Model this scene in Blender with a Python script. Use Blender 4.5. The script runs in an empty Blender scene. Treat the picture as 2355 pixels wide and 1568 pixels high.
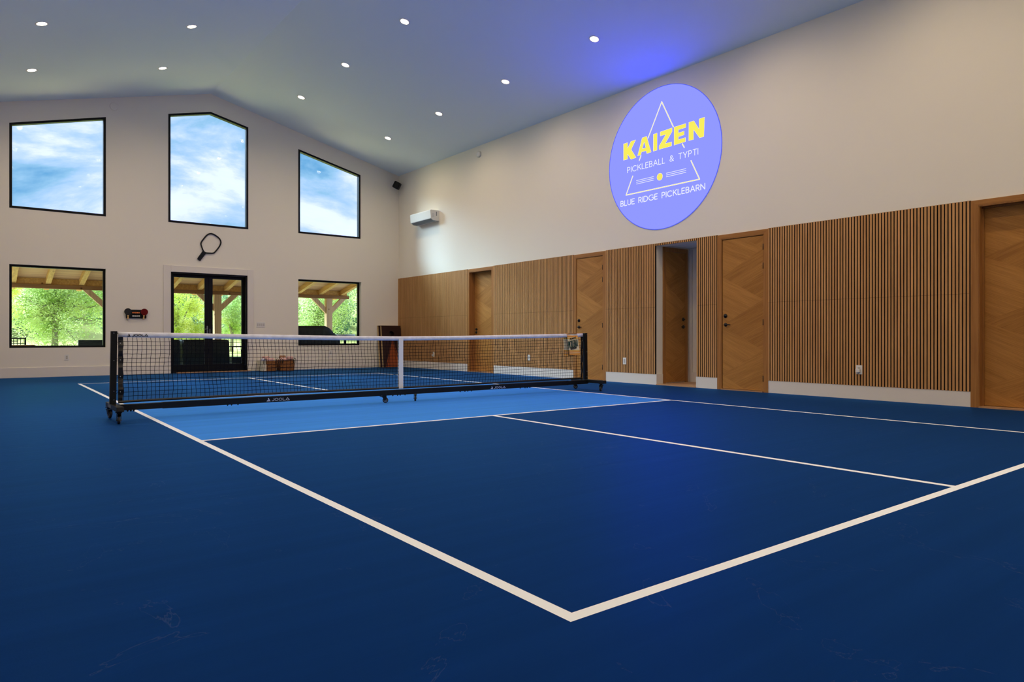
import bpy, bmesh, math, random
from mathutils import Vector, Matrix
C = bpy.context.scene.collection
SC = bpy.context.scene
PI = math.pi

# ------------------------------------------------------------------ camera
PHI = 0.004811                      # the painted court sits this much off the room's axes
CAMX, CAMY, CAMZ, YAW = -1.4327, -1.5486, 0.8691, 0.66174
cam_d = bpy.data.cameras.new('camera'); cam = bpy.data.objects.new('camera', cam_d); C.objects.link(cam)
cam_d.sensor_width = 36.0; cam_d.lens = 36.0 * 1586.6 / 2355.0
cam_d.shift_x = 0.0; cam_d.shift_y = -10.1 / 2355.0
cam_d.clip_start = 0.05; cam_d.clip_end = 600
cam.location = (CAMX, CAMY, CAMZ); cam.rotation_euler = (PI/2, 0, -YAW)
SC.camera = cam

# ------------------------------------------------------------------ view
SC.view_settings.view_transform = 'Standard'; SC.view_settings.look = 'None'
SC.view_settings.gamma = 1.0; SC.view_settings.use_curve_mapping = False
SC.view_settings.exposure = -0.06

# ------------------------------------------------------------------ world: part-clouded summer sky
W = bpy.data.worlds.new('sky'); SC.world = W; W.use_nodes = True
wn, wl = W.node_tree.nodes, W.node_tree.links
wn.clear()
wo = wn.new('ShaderNodeOutputWorld'); wb = wn.new('ShaderNodeBackground')
tc = wn.new('ShaderNodeTexCoord'); mp = wn.new('ShaderNodeMapping'); mp.inputs['Scale'].default_value = (1.0, 1.0, 2.3)
mp.inputs['Location'].default_value = (1.35, 0.6, 0.15)
n1 = wn.new('ShaderNodeTexNoise'); n1.inputs['Scale'].default_value = 4.2; n1.inputs['Detail'].default_value = 9; n1.inputs['Roughness'].default_value = 0.60
n1.inputs['Distortion'].default_value = 0.35
r1 = wn.new('ShaderNodeValToRGB'); e = r1.color_ramp.elements
e[0].position = 0.36; e[0].color = (0.15, 0.44, 0.80, 1); e[1].position = 0.66; e[1].color = (1.05, 1.7, 3.6, 1)
m_ = e.new(0.425); m_.color = (0.34, 0.64, 0.95, 1)
m_ = e.new(0.49); m_.color = (0.60, 0.81, 1.15, 1)
m_ = e.new(0.55); m_.color = (0.95, 1.05, 1.7, 1)
SKY_STRENGTH = 1.0
wb.inputs['Strength'].default_value = SKY_STRENGTH
wl.new(tc.outputs['Generated'], mp.inputs['Vector']); wl.new(mp.outputs['Vector'], n1.inputs['Vector'])
wl.new(n1.outputs['Fac'], r1.inputs['Fac']); wl.new(r1.outputs['Color'], wb.inputs['Color']); wl.new(wb.outputs['Background'], wo.inputs['Surface'])

# ------------------------------------------------------------------ sun behind thin cloud, beyond the window wall
sd = bpy.data.lights.new('sun', 'SUN'); sun = bpy.data.objects.new('sun', sd); C.objects.link(sun)
sd.energy = 19.0; sd.angle = math.radians(45); sd.color = (0.60, 0.84, 1.0)
sun.rotation_euler = Vector((0.50, -0.58, -0.62)).to_track_quat('-Z', 'Y').to_euler()

LAMP_POWER = 118.0                  # each recessed downlight
LAMP_COLOR = (1.0, 0.775, 0.50)

# ------------------------------------------------------------------ helpers
def lin(r, g, b):
    f = lambda c: (c/255)/12.92 if c/255 <= 0.04045 else (((c/255)+0.055)/1.055)**2.4
    return (f(r), f(g), f(b), 1.0)
ORG = {}
def org(o):
    while o is not None:
        if o.name in ORG: return ORG[o.name]
        o = o.parent
    return Vector((0, 0, 0))
def tag(o, label=None, cat=None, group=None, kind=None):
    if label: o['label'] = label
    if cat: o['category'] = cat
    if group: o['group'] = group
    if kind: o['kind'] = kind
    return o
def thing(name, label, cat, loc, rotz=0, group=None):
    o = bpy.data.objects.new(name, None); C.objects.link(o); o.empty_display_size = 0.1
    o.location = loc; o.rotation_euler = (0, 0, rotz); ORG[o.name] = Vector(loc)
    return tag(o, label, cat, group)
class MB:
    """collects shapes as one mesh"""
    def __init__(s): s.v = []; s.f = []; s.m = []; s.smooth = []
    def face(s, pts, mi=0, sm=False):
        b = len(s.v); s.v += [tuple(p) for p in pts]; s.f.append(tuple(range(b, b+len(pts)))); s.m.append(mi); s.smooth.append(sm)
    def box(s, x0, x1, y0, y1, z0, z1, mi=0, M=None):
        p = [(x0,y0,z0),(x1,y0,z0),(x1,y1,z0),(x0,y1,z0),(x0,y0,z1),(x1,y0,z1),(x1,y1,z1),(x0,y1,z1)]
        if M is not None: p = [tuple(M @ Vector(q)) for q in p]
        b = len(s.v); s.v += p
        for q in ((0,3,2,1),(4,5,6,7),(0,1,5,4),(1,2,6,5),(2,3,7,6),(3,0,4,7)):
            s.f.append(tuple(b+i for i in q)); s.m.append(mi); s.smooth.append(False)
        return s
    def prism(s, poly, d0, d1, mi=0, sm=False):
        """poly: list of points at d0, offset by vector d1-d0 (Vectors)"""
        n = len(poly); b = len(s.v); off = Vector(d1) - Vector(d0)
        s.v += [tuple(Vector(p)+Vector(d0)) for p in poly] + [tuple(Vector(p)+Vector(d0)+off) for p in poly]
        s.f.append(tuple(b+i for i in reversed(range(n)))); s.m.append(mi); s.smooth.append(False)
        s.f.append(tuple(b+n+i for i in range(n))); s.m.append(mi); s.smooth.append(False)
        for i in range(n):
            j = (i+1) % n; s.f.append((b+i, b+j, b+n+j, b+n+i)); s.m.append(mi); s.smooth.append(sm)
        return s
    def tube(s, pts, r, n=8, closed=False, mi=0, flat=None):
        pts = [Vector(p) for p in pts]; N = len(pts); rings = []; b = len(s.v)
        rr = r if isinstance(r, (list, tuple)) else [r]*N
        ref = None
        for i, p in enumerate(pts):
            if closed: t = (pts[(i+1) % N]-pts[i-1])
            else: t = pts[min(i+1, N-1)]-pts[max(i-1, 0)]
            t.normalize()
            if ref is None:
                ref = Vector((0, 0, 1)) if abs(t.z) < .9 else Vector((1, 0, 0))
            a = (ref - t*ref.dot(t))
            if a.length < 1e-4: a = Vector((1, 0, 0)) - t*t.x
            a.normalize(); c = t.cross(a); ref = a
            for k in range(n):
                w = 2*PI*k/n; s.v.append(tuple(p+(a*math.cos(w)+c*math.sin(w))*rr[i]))
        M = N if closed else N-1
        for i in range(M):
            j = (i+1) % N
            for k in range(n):
                l = (k+1) % n; s.f.append((b+i*n+k, b+i*n+l, b+j*n+l, b+j*n+k)); s.m.append(mi); s.smooth.append(n > 5)
        if not closed:
            s.f.append(tuple(b+k for k in reversed(range(n)))); s.m.append(mi); s.smooth.append(False)
            s.f.append(tuple(b+(N-1)*n+k for k in range(n))); s.m.append(mi); s.smooth.append(False)
        return s
    def lathe(s, prof, M=None, n=24, mi=0, sm=True, caps=True):
        """prof: (radius, height) about local z"""
        b = len(s.v)
        for r, h in prof:
            for k in range(n):
                w = 2*PI*k/n; p = Vector((r*math.cos(w), r*math.sin(w), h))
                s.v.append(tuple(M @ p) if M is not None else tuple(p))
        for i in range(len(prof)-1):
            for k in range(n):
                l = (k+1) % n; s.f.append((b+i*n+k, b+i*n+l, b+(i+1)*n+l, b+(i+1)*n+k)); s.m.append(mi); s.smooth.append(sm)
        if caps:
            s.f.append(tuple(b+k for k in reversed(range(n)))); s.m.append(mi); s.smooth.append(False)
            s.f.append(tuple(b+(len(prof)-1)*n+k for k in range(n))); s.m.append(mi); s.smooth.append(False)
        return s
    def sphere(s, c, r, n=12, mi=0, sq=(1, 1, 1)):
        prof = [(max(1e-4, r*math.sin(PI*i/n)), -r*math.cos(PI*i/n)) for i in range(n+1)]
        M = Matrix.Translation(Vector(c)) @ Matrix.Diagonal((sq[0], sq[1], sq[2], 1))
        return s.lathe(prof, M, n=max(10, n), mi=mi, caps=False)
    def obj(s, name, mats, parent=None, world=True, bevel=0):
        me = bpy.data.meshes.new(name)
        o0 = org(parent) if (world and parent is not None) else Vector((0, 0, 0))
        me.from_pydata([(x-o0.x, y-o0.y, z-o0.z) for x, y, z in s.v], [], s.f)
        if not isinstance(mats, (list, tuple)): mats = [mats]
        for m in mats: me.materials.append(m)
        for p, mi, sm in zip(me.polygons, s.m, s.smooth): p.material_index = mi; p.use_smooth = sm
        me.update()
        bm = bmesh.new(); bm.from_mesh(me); bmesh.ops.recalc_face_normals(bm, faces=bm.faces); bm.to_mesh(me); bm.free()
        o = bpy.data.objects.new(name, me); C.objects.link(o)
        if parent is not None: o.parent = parent
        if bevel:
            md = o.modifiers.new('bevel', 'BEVEL'); md.width = bevel; md.segments = 2; md.limit_method = 'ANGLE'; md.angle_limit = math.radians(40)
        return o
def loose(name, mb, mats, label, cat, loc, group=None, bevel=0, kind=None):
    """a thing that is one mesh, origin at loc, mesh given in world coordinates"""
    mb.v = [(x-loc[0], y-loc[1], z-loc[2]) for x, y, z in mb.v]
    o = mb.obj(name, mats, None, bevel=bevel); o.location = loc
    return tag(o, label, cat, group, kind)
def struct(name, mb, mats, parent=None, bevel=0):
    o = mb.obj(name, mats, parent, bevel=bevel)
    if parent is None: o['kind'] = 'structure'
    return o
def dup(root, loc=None, rotz=None, label=None, name=None):
    def cp(o, parent):
        c = o.copy(); C.objects.link(c)
        if parent is not None: c.parent = parent
        for ch in list(o.children): cp(ch, c)
        return c
    r = cp(root, None)
    if loc is not None: r.location = loc
    if rotz is not None: r.rotation_euler = (0, 0, rotz)
    if label: r['label'] = label
    return r

# ------------------------------------------------------------------ materials
def mat(name, col, rough=0.6, metal=0.0, spec=0.5, bump=None, var=None, coat=0):
    """bump: (scale, strength[, stretch]); var: (scale, amount) brightness mottling"""
    m = bpy.data.materials.new(name); m.use_nodes = True; nt = m.node_tree; N, L = nt.nodes, nt.links
    b = N['Principled BSDF']; b.inputs['Base Color'].default_value = col if len(col) == 4 else (*col, 1)
    b.inputs['Roughness'].default_value = rough; b.inputs['Metallic'].default_value = metal
    b.inputs['Specular IOR Level'].default_value = spec
    t = N.new('ShaderNodeTexCoord'); mp = N.new('ShaderNodeMapping'); L.new(t.outputs['Object'], mp.inputs['Vector'])
    if var:
        n = N.new('ShaderNodeTexNoise'); n.inputs['Scale'].default_value = var[0]; n.inputs['Detail'].default_value = 4
        if len(var) > 2: mp.inputs['Scale'].default_value = var[2]
        L.new(mp.outputs['Vector'], n.inputs['Vector'])
        mr = N.new('ShaderNodeMapRange'); mr.inputs['From Min'].default_value = 0.3; mr.inputs['From Max'].default_value = 0.7
        mr.inputs['To Min'].default_value = 1-var[1]; mr.inputs['To Max'].default_value = 1+var[1]
        L.new(n.outputs['Fac'], mr.inputs['Value'])
        mx = N.new('ShaderNodeVectorMath'); mx.operation = 'SCALE'; mx.inputs[0].default_value = col[:3]
        L.new(mr.outputs['Result'], mx.inputs['Scale']); L.new(mx.outputs['Vector'], b.inputs['Base Color'])
    if bump:
        n = N.new('ShaderNodeTexNoise'); n.inputs['Scale'].default_value = bump[0]; n.inputs['Detail'].default_value = 5
        mp2 = N.new('ShaderNodeMapping'); L.new(t.outputs['Object'], mp2.inputs['Vector'])
        if len(bump) > 2: mp2.inputs['Scale'].default_value = bump[2]
        L.new(mp2.outputs['Vector'], n.inputs['Vector'])
        bp = N.new('ShaderNodeBump'); bp.inputs['Strength'].default_value = bump[1]; bp.inputs['Distance'].default_value = 0.01
        L.new(n.outputs['Fac'], bp.inputs['Height']); L.new(bp.outputs['Normal'], b.inputs['Normal'])
    return m
def emis(name, col, s):
    m = bpy.data.materials.new(name); m.use_nodes = True; N, L = m.node_tree.nodes, m.node_tree.links
    N.remove(N['Principled BSDF']); e = N.new('ShaderNodeEmission'); e.inputs['Color'].default_value = (*col[:3], 1); e.inputs['Strength'].default_value = s
    L.new(e.outputs[0], N['Material Output'].inputs['Surface']); return m
def wood(name, c1, c2, axis='z', rough=0.5, scale=1.0, knots=False):
    """straight-grained wood, grain along the given object axis"""
    m = bpy.data.materials.new(name); m.use_nodes = True; N, L = m.node_tree.nodes, m.node_tree.links
    b = N['Principled BSDF']; b.inputs['Roughness'].default_value = rough; b.inputs['Specular IOR Level'].default_value = 0.15
    t = N.new('ShaderNodeTexCoord'); mp = N.new('ShaderNodeMapping'); L.new(t.outputs['Object'], mp.inputs['Vector'])
    s = {'x': (1.2, 42, 42), 'y': (42, 1.2, 42), 'z': (42, 42, 1.2)}[axis]
    mp.inputs['Scale'].default_value = tuple(q*scale for q in s)
    n = N.new('ShaderNodeTexNoise'); n.inputs['Scale'].default_value = 1.0; n.inputs['Detail'].default_value = 6; n.inputs['Roughness'].default_value = 0.65
    L.new(mp.outputs['Vector'], n.inputs['Vector'])
    r = N.new('ShaderNodeValToRGB'); r.color_ramp.elements[0].position = 0.32; r.color_ramp.elements[1].position = 0.68
    r.color_ramp.elements[0].color = c1; r.color_ramp.elements[1].color = c2
    L.new(n.outputs['Fac'], r.inputs['Fac'])
    out = r.outputs['Color']
    if knots:
        v = N.new('ShaderNodeTexVoronoi'); v.inputs['Scale'].default_value = 3.2; L.new(t.outputs['Object'], v.inputs['Vector'])
        kr = N.new('ShaderNodeValToRGB'); kr.color_ramp.elements[0].position = 0.05; kr.color_ramp.elements[0].color = (0.30, 0.22, 0.16, 1)
        kr.color_ramp.elements[1].position = 0.11; kr.color_ramp.elements[1].color = (1, 1, 1, 1)
        L.new(v.outputs['Distance'], kr.inputs['Fac'])
        mx = N.new('ShaderNodeMix'); mx.data_type = 'RGBA'; mx.blend_type = 'MULTIPLY'; mx.inputs['Factor'].default_value = 1
        L.new(out, mx.inputs[6]); L.new(kr.outputs['Color'], mx.inputs[7]); out = mx.outputs[2]
    L.new(out, b.inputs['Base Color'])
    bp = N.new('ShaderNodeBump'); bp.inputs['Strength'].default_value = 0.15; bp.inputs['Distance'].default_value = 0.003
    L.new(n.outputs['Fac'], bp.inputs['Height']); L.new(bp.outputs['Normal'], b.inputs['Normal'])
    return m
def veneer(name, axis, width, P=0.80, z0=0.25, c1=(0.30, 0.130, 0.028, 1), c2=(0.48, 0.230, 0.058, 1), flip=False):
    """oak veneer laid in long zigzag wedges; axis = object axis across the leaf"""
    m = bpy.data.materials.new(name); m.use_nodes = True; N, L = m.node_tree.nodes, m.node_tree.links
    b = N['Principled BSDF']; b.inputs['Roughness'].default_value = 0.45; b.inputs['Specular IOR Level'].default_value = 0.15
    t = N.new('ShaderNodeTexCoord'); sp = N.new('ShaderNodeSeparateXYZ'); L.new(t.outputs['Object'], sp.inputs[0])
    def M(op, a, b_=None, c=None):
        n = N.new('ShaderNodeMath'); n.operation = op
        for i, q in enumerate((a, b_, c)):
            if q is None: continue
            if isinstance(q, (int, float)): n.inputs[i].default_value = q
            else: L.new(q, n.inputs[i])
        return n.outputs[0]
    ax = sp.outputs['Y' if axis == 'y' else 'X']; sg = -1.0 if axis == 'y' else 1.0
    if flip: sg = -sg
    u = M('ADD', M('MULTIPLY', ax, sg/width), 0.5)          # 0 left .. 1 right as seen from the court
    z = sp.outputs['Z']
    fr = M('FRACT', M('DIVIDE', M('SUBTRACT', z, z0), P))
    d = M('ABSOLUTE', M('SUBTRACT', fr, 0.5))
    mask = M('LESS_THAN', d, M('MULTIPLY', M('SUBTRACT', 1.0, u), 0.5))
    across = M('MULTIPLY', u, width)
    def grain(ang, seed):
        ca, sa = math.cos(ang), math.sin(ang)
        al = M('ADD', M('MULTIPLY', across, ca), M('MULTIPLY', z, sa))
        pe = M('SUBTRACT', M('MULTIPLY', z, ca), M('MULTIPLY', across, sa))
        cb = N.new('ShaderNodeCombineXYZ'); L.new(M('MULTIPLY', al, 3.0), cb.inputs[0]); L.new(M('MULTIPLY', pe, 120), cb.inputs[1]); cb.inputs[2].default_value = seed
        n = N.new('ShaderNodeTexNoise'); n.inputs['Scale'].default_value = 1.0; n.inputs['Detail'].default_value = 5; n.inputs['Roughness'].default_value = 0.6
        L.new(cb.outputs[0], n.inputs['Vector'])
        cb2 = N.new('ShaderNodeCombineXYZ'); L.new(M('MULTIPLY', al, .5), cb2.inputs[0]); L.new(M('MULTIPLY', pe, 9), cb2.inputs[1]); cb2.inputs[2].default_value = seed
        n2 = N.new('ShaderNodeTexNoise'); n2.inputs['Scale'].default_value = 1.0; L.new(cb2.outputs[0], n2.inputs['Vector'])
        return M('ADD', M('MULTIPLY', n.outputs['Fac'], 0.6), M('MULTIPLY', n2.outputs['Fac'], 0.35))
    g1 = M('ADD', grain(-math.radians(24), 3.1), 0.03); g2 = M('SUBTRACT', grain(math.radians(24), 9.7), 0.03)
    mx = N.new('ShaderNodeMix'); mx.data_type = 'FLOAT'; L.new(mask, mx.inputs[0]); L.new(g2, mx.inputs[2]); L.new(g1, mx.inputs[3])
    r = N.new('ShaderNodeValToRGB'); r.color_ramp.elements[0].position = 0.34; r.color_ramp.elements[1].position = 0.60
    r.color_ramp.elements[0].color = c1; r.color_ramp.elements[1].color = c2
    L.new(mx.outputs[0], r.inputs['Fac']); L.new(r.outputs['Color'], b.inputs['Base Color'])
    return m
def glassmat(name, tint=(0.97, 0.99, 1.0)):
    m = bpy.data.materials.new(name); m.use_nodes = True; N, L = m.node_tree.nodes, m.node_tree.links
    N.remove(N['Principled BSDF'])
    tr = N.new('ShaderNodeBsdfTransparent'); tr.inputs['Color'].default_value = (*tint, 1)
    gl = N.new('ShaderNodeBsdfGlossy'); gl.inputs['Roughness'].default_value = 0.02
    fr = N.new('ShaderNodeFresnel'); fr.inputs['IOR'].default_value = 1.18
    mx = N.new('ShaderNodeMixShader'); L.new(fr.outputs[0], mx.inputs[0]); L.new(tr.outputs[0], mx.inputs[1]); L.new(gl.outputs[0], mx.inputs[2])
    L.new(mx.outputs[0], N['Material Output'].inputs['Surface']); return m
def leafmat(name, c1, c2):
    m = bpy.data.materials.new(name); m.use_nodes = True; N, L = m.node_tree.nodes, m.node_tree.links
    N.remove(N['Principled BSDF'])
    t = N.new('ShaderNodeTexCoord'); n = N.new('ShaderNodeTexNoise'); n.inputs['Scale'].default_value = 1.1; n.inputs['Detail'].default_value = 5
    L.new(t.outputs['Object'], n.inputs['Vector'])
    r = N.new('ShaderNodeValToRGB'); r.color_ramp.elements[0].position = 0.35; r.color_ramp.elements[1].position = 0.62
    r.color_ramp.elements[0].color = c1; r.color_ramp.elements[1].color = c2; L.new(n.outputs['Fac'], r.inputs['Fac'])
    d = N.new('ShaderNodeBsdfDiffuse'); tl = N.new('ShaderNodeBsdfTranslucent'); mx = N.new('ShaderNodeMixShader'); mx.inputs[0].default_value = 0.45
    L.new(r.outputs['Color'], d.inputs['Color']); L.new(r.outputs['Color'], tl.inputs['Color'])
    L.new(d.outputs[0], mx.inputs[1]); L.new(tl.outputs[0], mx.inputs[2]); L.new(mx.outputs[0], N['Material Output'].inputs['Surface']); return m

M_wall = mat('wall_paint', (0.82, 0.785, 0.695, 1), 0.85, bump=(220, 0.04))
M_ceil = mat('ceiling_paint', (0.74, 0.87, 0.95, 1), 0.9)
M_trim = mat('white_trim_paint', lin(225, 220, 212), 0.5)
def court_paint(name, col):
    """textured acrylic coating: matt pigment under a thin blue-tinted sheen, squeegee marks across the court"""
    m = bpy.data.materials.new(name); m.use_nodes = True; N, L = m.node_tree.nodes, m.node_tree.links
    N.remove(N['Principled BSDF'])
    t = N.new('ShaderNodeTexCoord'); mp = N.new('ShaderNodeMapping'); mp.inputs['Scale'].default_value = (0.35, 7.0, 1.0); L.new(t.outputs['Object'], mp.inputs['Vector'])
    n = N.new('ShaderNodeTexNoise'); n.inputs['Scale'].default_value = 1.0; n.inputs['Detail'].default_value = 6; n.inputs['Roughness'].default_value = 0.6; L.new(mp.outputs['Vector'], n.inputs['Vector'])
    n2 = N.new('ShaderNodeTexNoise'); n2.inputs['Scale'].default_value = 90; n2.inputs['Detail'].default_value = 2; L.new(t.outputs['Object'], n2.inputs['Vector'])
    n3 = N.new('ShaderNodeTexNoise'); n3.inputs['Scale'].default_value = 1.3; n3.inputs['Detail'].default_value = 7; n3.inputs['Distortion'].default_value = 2.5; L.new(t.outputs['Object'], n3.inputs['Vector'])
    mr = N.new('ShaderNodeMapRange'); mr.inputs['From Min'].default_value = 0.3; mr.inputs['From Max'].default_value = 0.7; mr.inputs['To Min'].default_value = 0.90; mr.inputs['To Max'].default_value = 1.10; L.new(n.outputs['Fac'], mr.inputs['Value'])
    # faint pale scuffs: thin ridges of the distorted noise
    sb = N.new('ShaderNodeMath'); sb.operation = 'SUBTRACT'; L.new(n3.outputs['Fac'], sb.inputs[0]); sb.inputs[1].default_value = 0.62
    ab = N.new('ShaderNodeMath'); ab.operation = 'ABSOLUTE'; L.new(sb.outputs[0], ab.inputs[0])
    sc = N.new('ShaderNodeMapRange'); sc.inputs['From Min'].default_value = 0.0; sc.inputs['From Max'].default_value = 0.004; sc.inputs['To Min'].default_value = 0.035; sc.inputs['To Max'].default_value = 0.0; L.new(ab.outputs[0], sc.inputs['Value'])
    vm = N.new('ShaderNodeVectorMath'); vm.operation = 'SCALE'; vm.inputs[0].default_value = col; L.new(mr.outputs['Result'], vm.inputs['Scale'])
    mx = N.new('ShaderNodeMix'); mx.data_type = 'RGBA'; L.new(sc.outputs['Result'], mx.inputs['Factor']); L.new(vm.outputs['Vector'], mx.inputs[6]); mx.inputs[7].default_value = (0.5, 0.6, 0.75, 1)
    bp = N.new('ShaderNodeBump'); bp.inputs['Strength'].default_value = 0.22; bp.inputs['Distance'].default_value = 0.006; L.new(n.outputs['Fac'], bp.inputs['Height'])
    bp2 = N.new('ShaderNodeBump'); bp2.inputs['Strength'].default_value = 0.25; bp2.inputs['Distance'].default_value = 0.002; L.new(n2.outputs['Fac'], bp2.inputs['Height']); L.new(bp.outputs['Normal'], bp2.inputs['Normal'])
    d = N.new('ShaderNodeBsdfDiffuse'); L.new(mx.outputs[2], d.inputs['Color']); L.new(bp2.outputs['Normal'], d.inputs['Normal'])
    g = N.new('ShaderNodeBsdfGlossy'); g.inputs['Roughness'].default_value = 0.40; g.inputs['Color'].default_value = (0.06, 0.23, 0.56, 1); L.new(bp2.outputs['Normal'], g.inputs['Normal'])
    fr = N.new('ShaderNodeFresnel'); fr.inputs['IOR'].default_value = 1.11; L.new(bp.outputs['Normal'], fr.inputs['Normal'])
    ms = N.new('ShaderNodeMixShader'); L.new(fr.outputs[0], ms.inputs[0]); L.new(d.outputs[0], ms.inputs[1]); L.new(g.outputs[0], ms.inputs[2]); L.new(ms.outputs[0], N['Material Output'].inputs['Surface'])
    return m
M_court = court_paint('dark_blue_court_coating', (0.0040, 0.027, 0.140))
M_kitchen = court_paint('light_blue_court_coating', (0.060, 0.290, 0.95))
M_line = mat('white_line_paint', (0.80, 0.87, 0.94, 1), 0.7, spec=0.1)
M_slat = wood('oak_slat', (0.44, 0.22, 0.080, 1), (0.66, 0.36, 0.145, 1), 'z')
M_felt = mat('black_felt', (0.006, 0.006, 0.006, 1), 0.95, spec=0.1)
M_casing = wood('oak_casing', (0.28, 0.120, 0.032, 1), (0.43, 0.20, 0.060, 1), 'z', 0.45)
M_casing_h = wood('oak_casing_head', (0.28, 0.120, 0.032, 1), (0.43, 0.20, 0.060, 1), 'y', 0.45)
M_hallfloor = wood('oak_floor_boards', (0.36, 0.20, 0.10, 1), (0.52, 0.31, 0.17, 1), 'y', 0.4, 0.4)
M_black = mat('black_window_aluminium', (0.004, 0.0045, 0.005, 1), 0.4, spec=0.2)
M_blackm = mat('black_steel', (0.005, 0.006, 0.0065, 1), 0.38, spec=0.25)
M_rubber = mat('black_rubber', (0.008, 0.008, 0.009, 1), 0.7)
M_chrome = mat('zinc_steel', (0.55, 0.56, 0.58, 1), 0.3, 1.0)
M_greyhub = mat('grey_hub_plastic', lin(120, 128, 132), 0.5)
M_net = mat('black_net_cord', (0.004, 0.005, 0.012, 1), 0.9, spec=0.1)
M_tape = mat('white_net_tape', lin(226, 230, 238), 0.75, bump=(9, 0.35, (2.5, 1, 1.2)), var=(5, 0.12, (2.2, 1.0, 3.0)))
M_hem = mat('black_net_vinyl', (0.008, 0.008, 0.009, 1), 0.45)
M_white = mat('white_plastic', lin(226, 226, 222), 0.4)
M_offwhite = mat('dim_white_plastic', lin(190, 188, 184), 0.5)
M_glass = glassmat('window_glass')
M_logo_ink = mat('white_print', lin(190, 200, 218), 0.6)
M_blackink = mat('black_print', (0.01, 0.01, 0.012, 1), 0.6)

def mg(*a, **k): return a
# ------------------------------------------------------------------ stroke lettering
def arc(cx, cy, rx, ry, a0, a1, n=10):
    return [(cx+rx*math.cos(math.radians(a0+(a1-a0)*i/n)), cy+ry*math.sin(math.radians(a0+(a1-a0)*i/n))) for i in range(n+1)]
def G(ch):
    g = {
    'A': (0.74, [[(0,0),(.37,1),(.74,0)], [(.14,.34),(.60,.34)]]),
    'B': (0.56, [[(0,0),(0,1),(.26,1)]+arc(.26,.76,.24,.24,90,-90)+[(0,.52)], [(.26,.52)]+arc(.28,.26,.27,.26,90,-90)+[(0,0)]]),
    'C': (0.86, [arc(.48,.5,.48,.5,48,312,16)]),
    'D': (0.76, [[(0,0),(0,1),(.26,1)]+arc(.26,.5,.5,.5,90,-90,14)+[(0,0)]]),
    'E': (0.50, [[(.5,1),(0,1),(0,0),(.5,0)], [(0,.52),(.44,.52)]]),
    'G': (0.92, [arc(.5,.5,.5,.5,48,360,18)+[(.62,.5)]]),
    'I': (0.0, [[(0,0),(0,1)]]),
    'K': (0.62, [[(0,0),(0,1)], [(.58,1),(.02,.42)], [(.22,.62),(.62,0)]]),
    'L': (0.46, [[(0,1),(0,0),(.46,0)]]),
    'N': (0.70, [[(0,0),(0,1),(.70,0),(.70,1)]]),
    'O': (0.98, [arc(.49,.5,.49,.5,0,360,22)]),
    'P': (0.54, [[(0,0),(0,1),(.26,1)]+arc(.26,.73,.27,.27,90,-90)+[(0,.46)]]),
    'R': (0.56, [[(0,0),(0,1),(.26,1)]+arc(.26,.73,.27,.27,90,-90)+[(0,.46)], [(.27,.46),(.56,0)]]),
    'S': (0.54, [arc(.27,.75,.25,.25,40,270,10)+arc(.27,.25,.26,.25,90,-140,10)]),
    'T': (0.60, [[(0,1),(.6,1)], [(.3,1),(.3,0)]]),
    'U': (0.62, [[(0,1),(0,.31)]+arc(.31,.31,.31,.31,180,360,10)+[(.62,1)]]),
    'W': (0.98, [[(0,1),(.25,0),(.49,.9),(.73,0),(.98,1)]]),
    'Y': (0.66, [[(0,1),(.33,.45),(.66,1)], [(.33,.45),(.33,0)]]),
    'Z': (0.60, [[(0,1),(.6,1),(0,0),(.6,0)]]),
    'J': (0.50, [[(.5,1),(.5,.28)]+arc(.25,.28,.25,.28,0,-140,8)]),
    '&': (0.72, [[(.70,0),(.16,.66)]+arc(.31,.80,.17,.19,190,-30,10)+[(.10,.36)]+arc(.28,.22,.24,.22,140,330,10)+[(.68,.44)]]),
    ' ': (0.42, []),
    }
    return g[ch]
def strokes(text, gap):
    x = 0; out = []
    for ch in text:
        w, ss = G(ch)
        for s_ in ss: out.append([(px+x, py) for px, py in s_])
        x += w + gap
    return out, x-gap
def ribbon(mb, pts, th, fn, depth, mi=0):
    """flat stroke of thickness th with round ends; fn maps (u,v,d) to 3D"""
    n = len(pts)
    for i in range(n-1):
        (x0, y0), (x1, y1) = pts[i], pts[i+1]; L = math.hypot(x1-x0, y1-y0)
        if L < 1e-6: continue
        nx, ny = -(y1-y0)/L*th/2, (x1-x0)/L*th/2
        q = [(x0+nx, y0+ny), (x0-nx, y0-ny), (x1-nx, y1-ny), (x1+nx, y1+ny)]
        b = len(mb.v); mb.v += [tuple(fn(a, c, 0)) for a, c in q] + [tuple(fn(a, c, depth)) for a, c in q]
        for f_ in ((3,2,1,0),(4,5,6,7),(0,1,5,4),(1,2,6,5),(2,3,7,6),(3,0,4,7)): mb.f.append(tuple(b+k for k in f_)); mb.m.append(mi); mb.smooth.append(False)
    for x0, y0 in pts:
        K = 10; b = len(mb.v)
        q = [(x0+th/2*math.cos(2*PI*k/K), y0+th/2*math.sin(2*PI*k/K)) for k in range(K)]
        mb.v += [tuple(fn(a, c, 0)) for a, c in q] + [tuple(fn(a, c, depth)) for a, c in q]
        mb.f.append(tuple(b+k for k in range(K))); mb.m.append(mi); mb.smooth.append(False)
        mb.f.append(tuple(b+K+k for k in range(K))); mb.m.append(mi); mb.smooth.append(False)
        for k in range(K):
            l = (k+1) % K; mb.f.append((b+k, b+l, b+K+l, b+K+k)); mb.m.append(mi); mb.smooth.append(False)
def lettering(mb, text, u0, u1, v0, v1, th, fn, depth, gap=0.2, slope=0.0):
    """fit text between u0..u1 (outer edges), v0..v1; th in metres"""
    ss, w = strokes(text, gap); W_ = (u1-u0-th); H = (v1-v0-th)
    for s_ in ss:
        ribbon(mb, [(u0+th/2+x/w*W_, v0+th/2+y*H+slope*(x/w)*W_) for x, y in s_], th, fn, depth)

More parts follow.
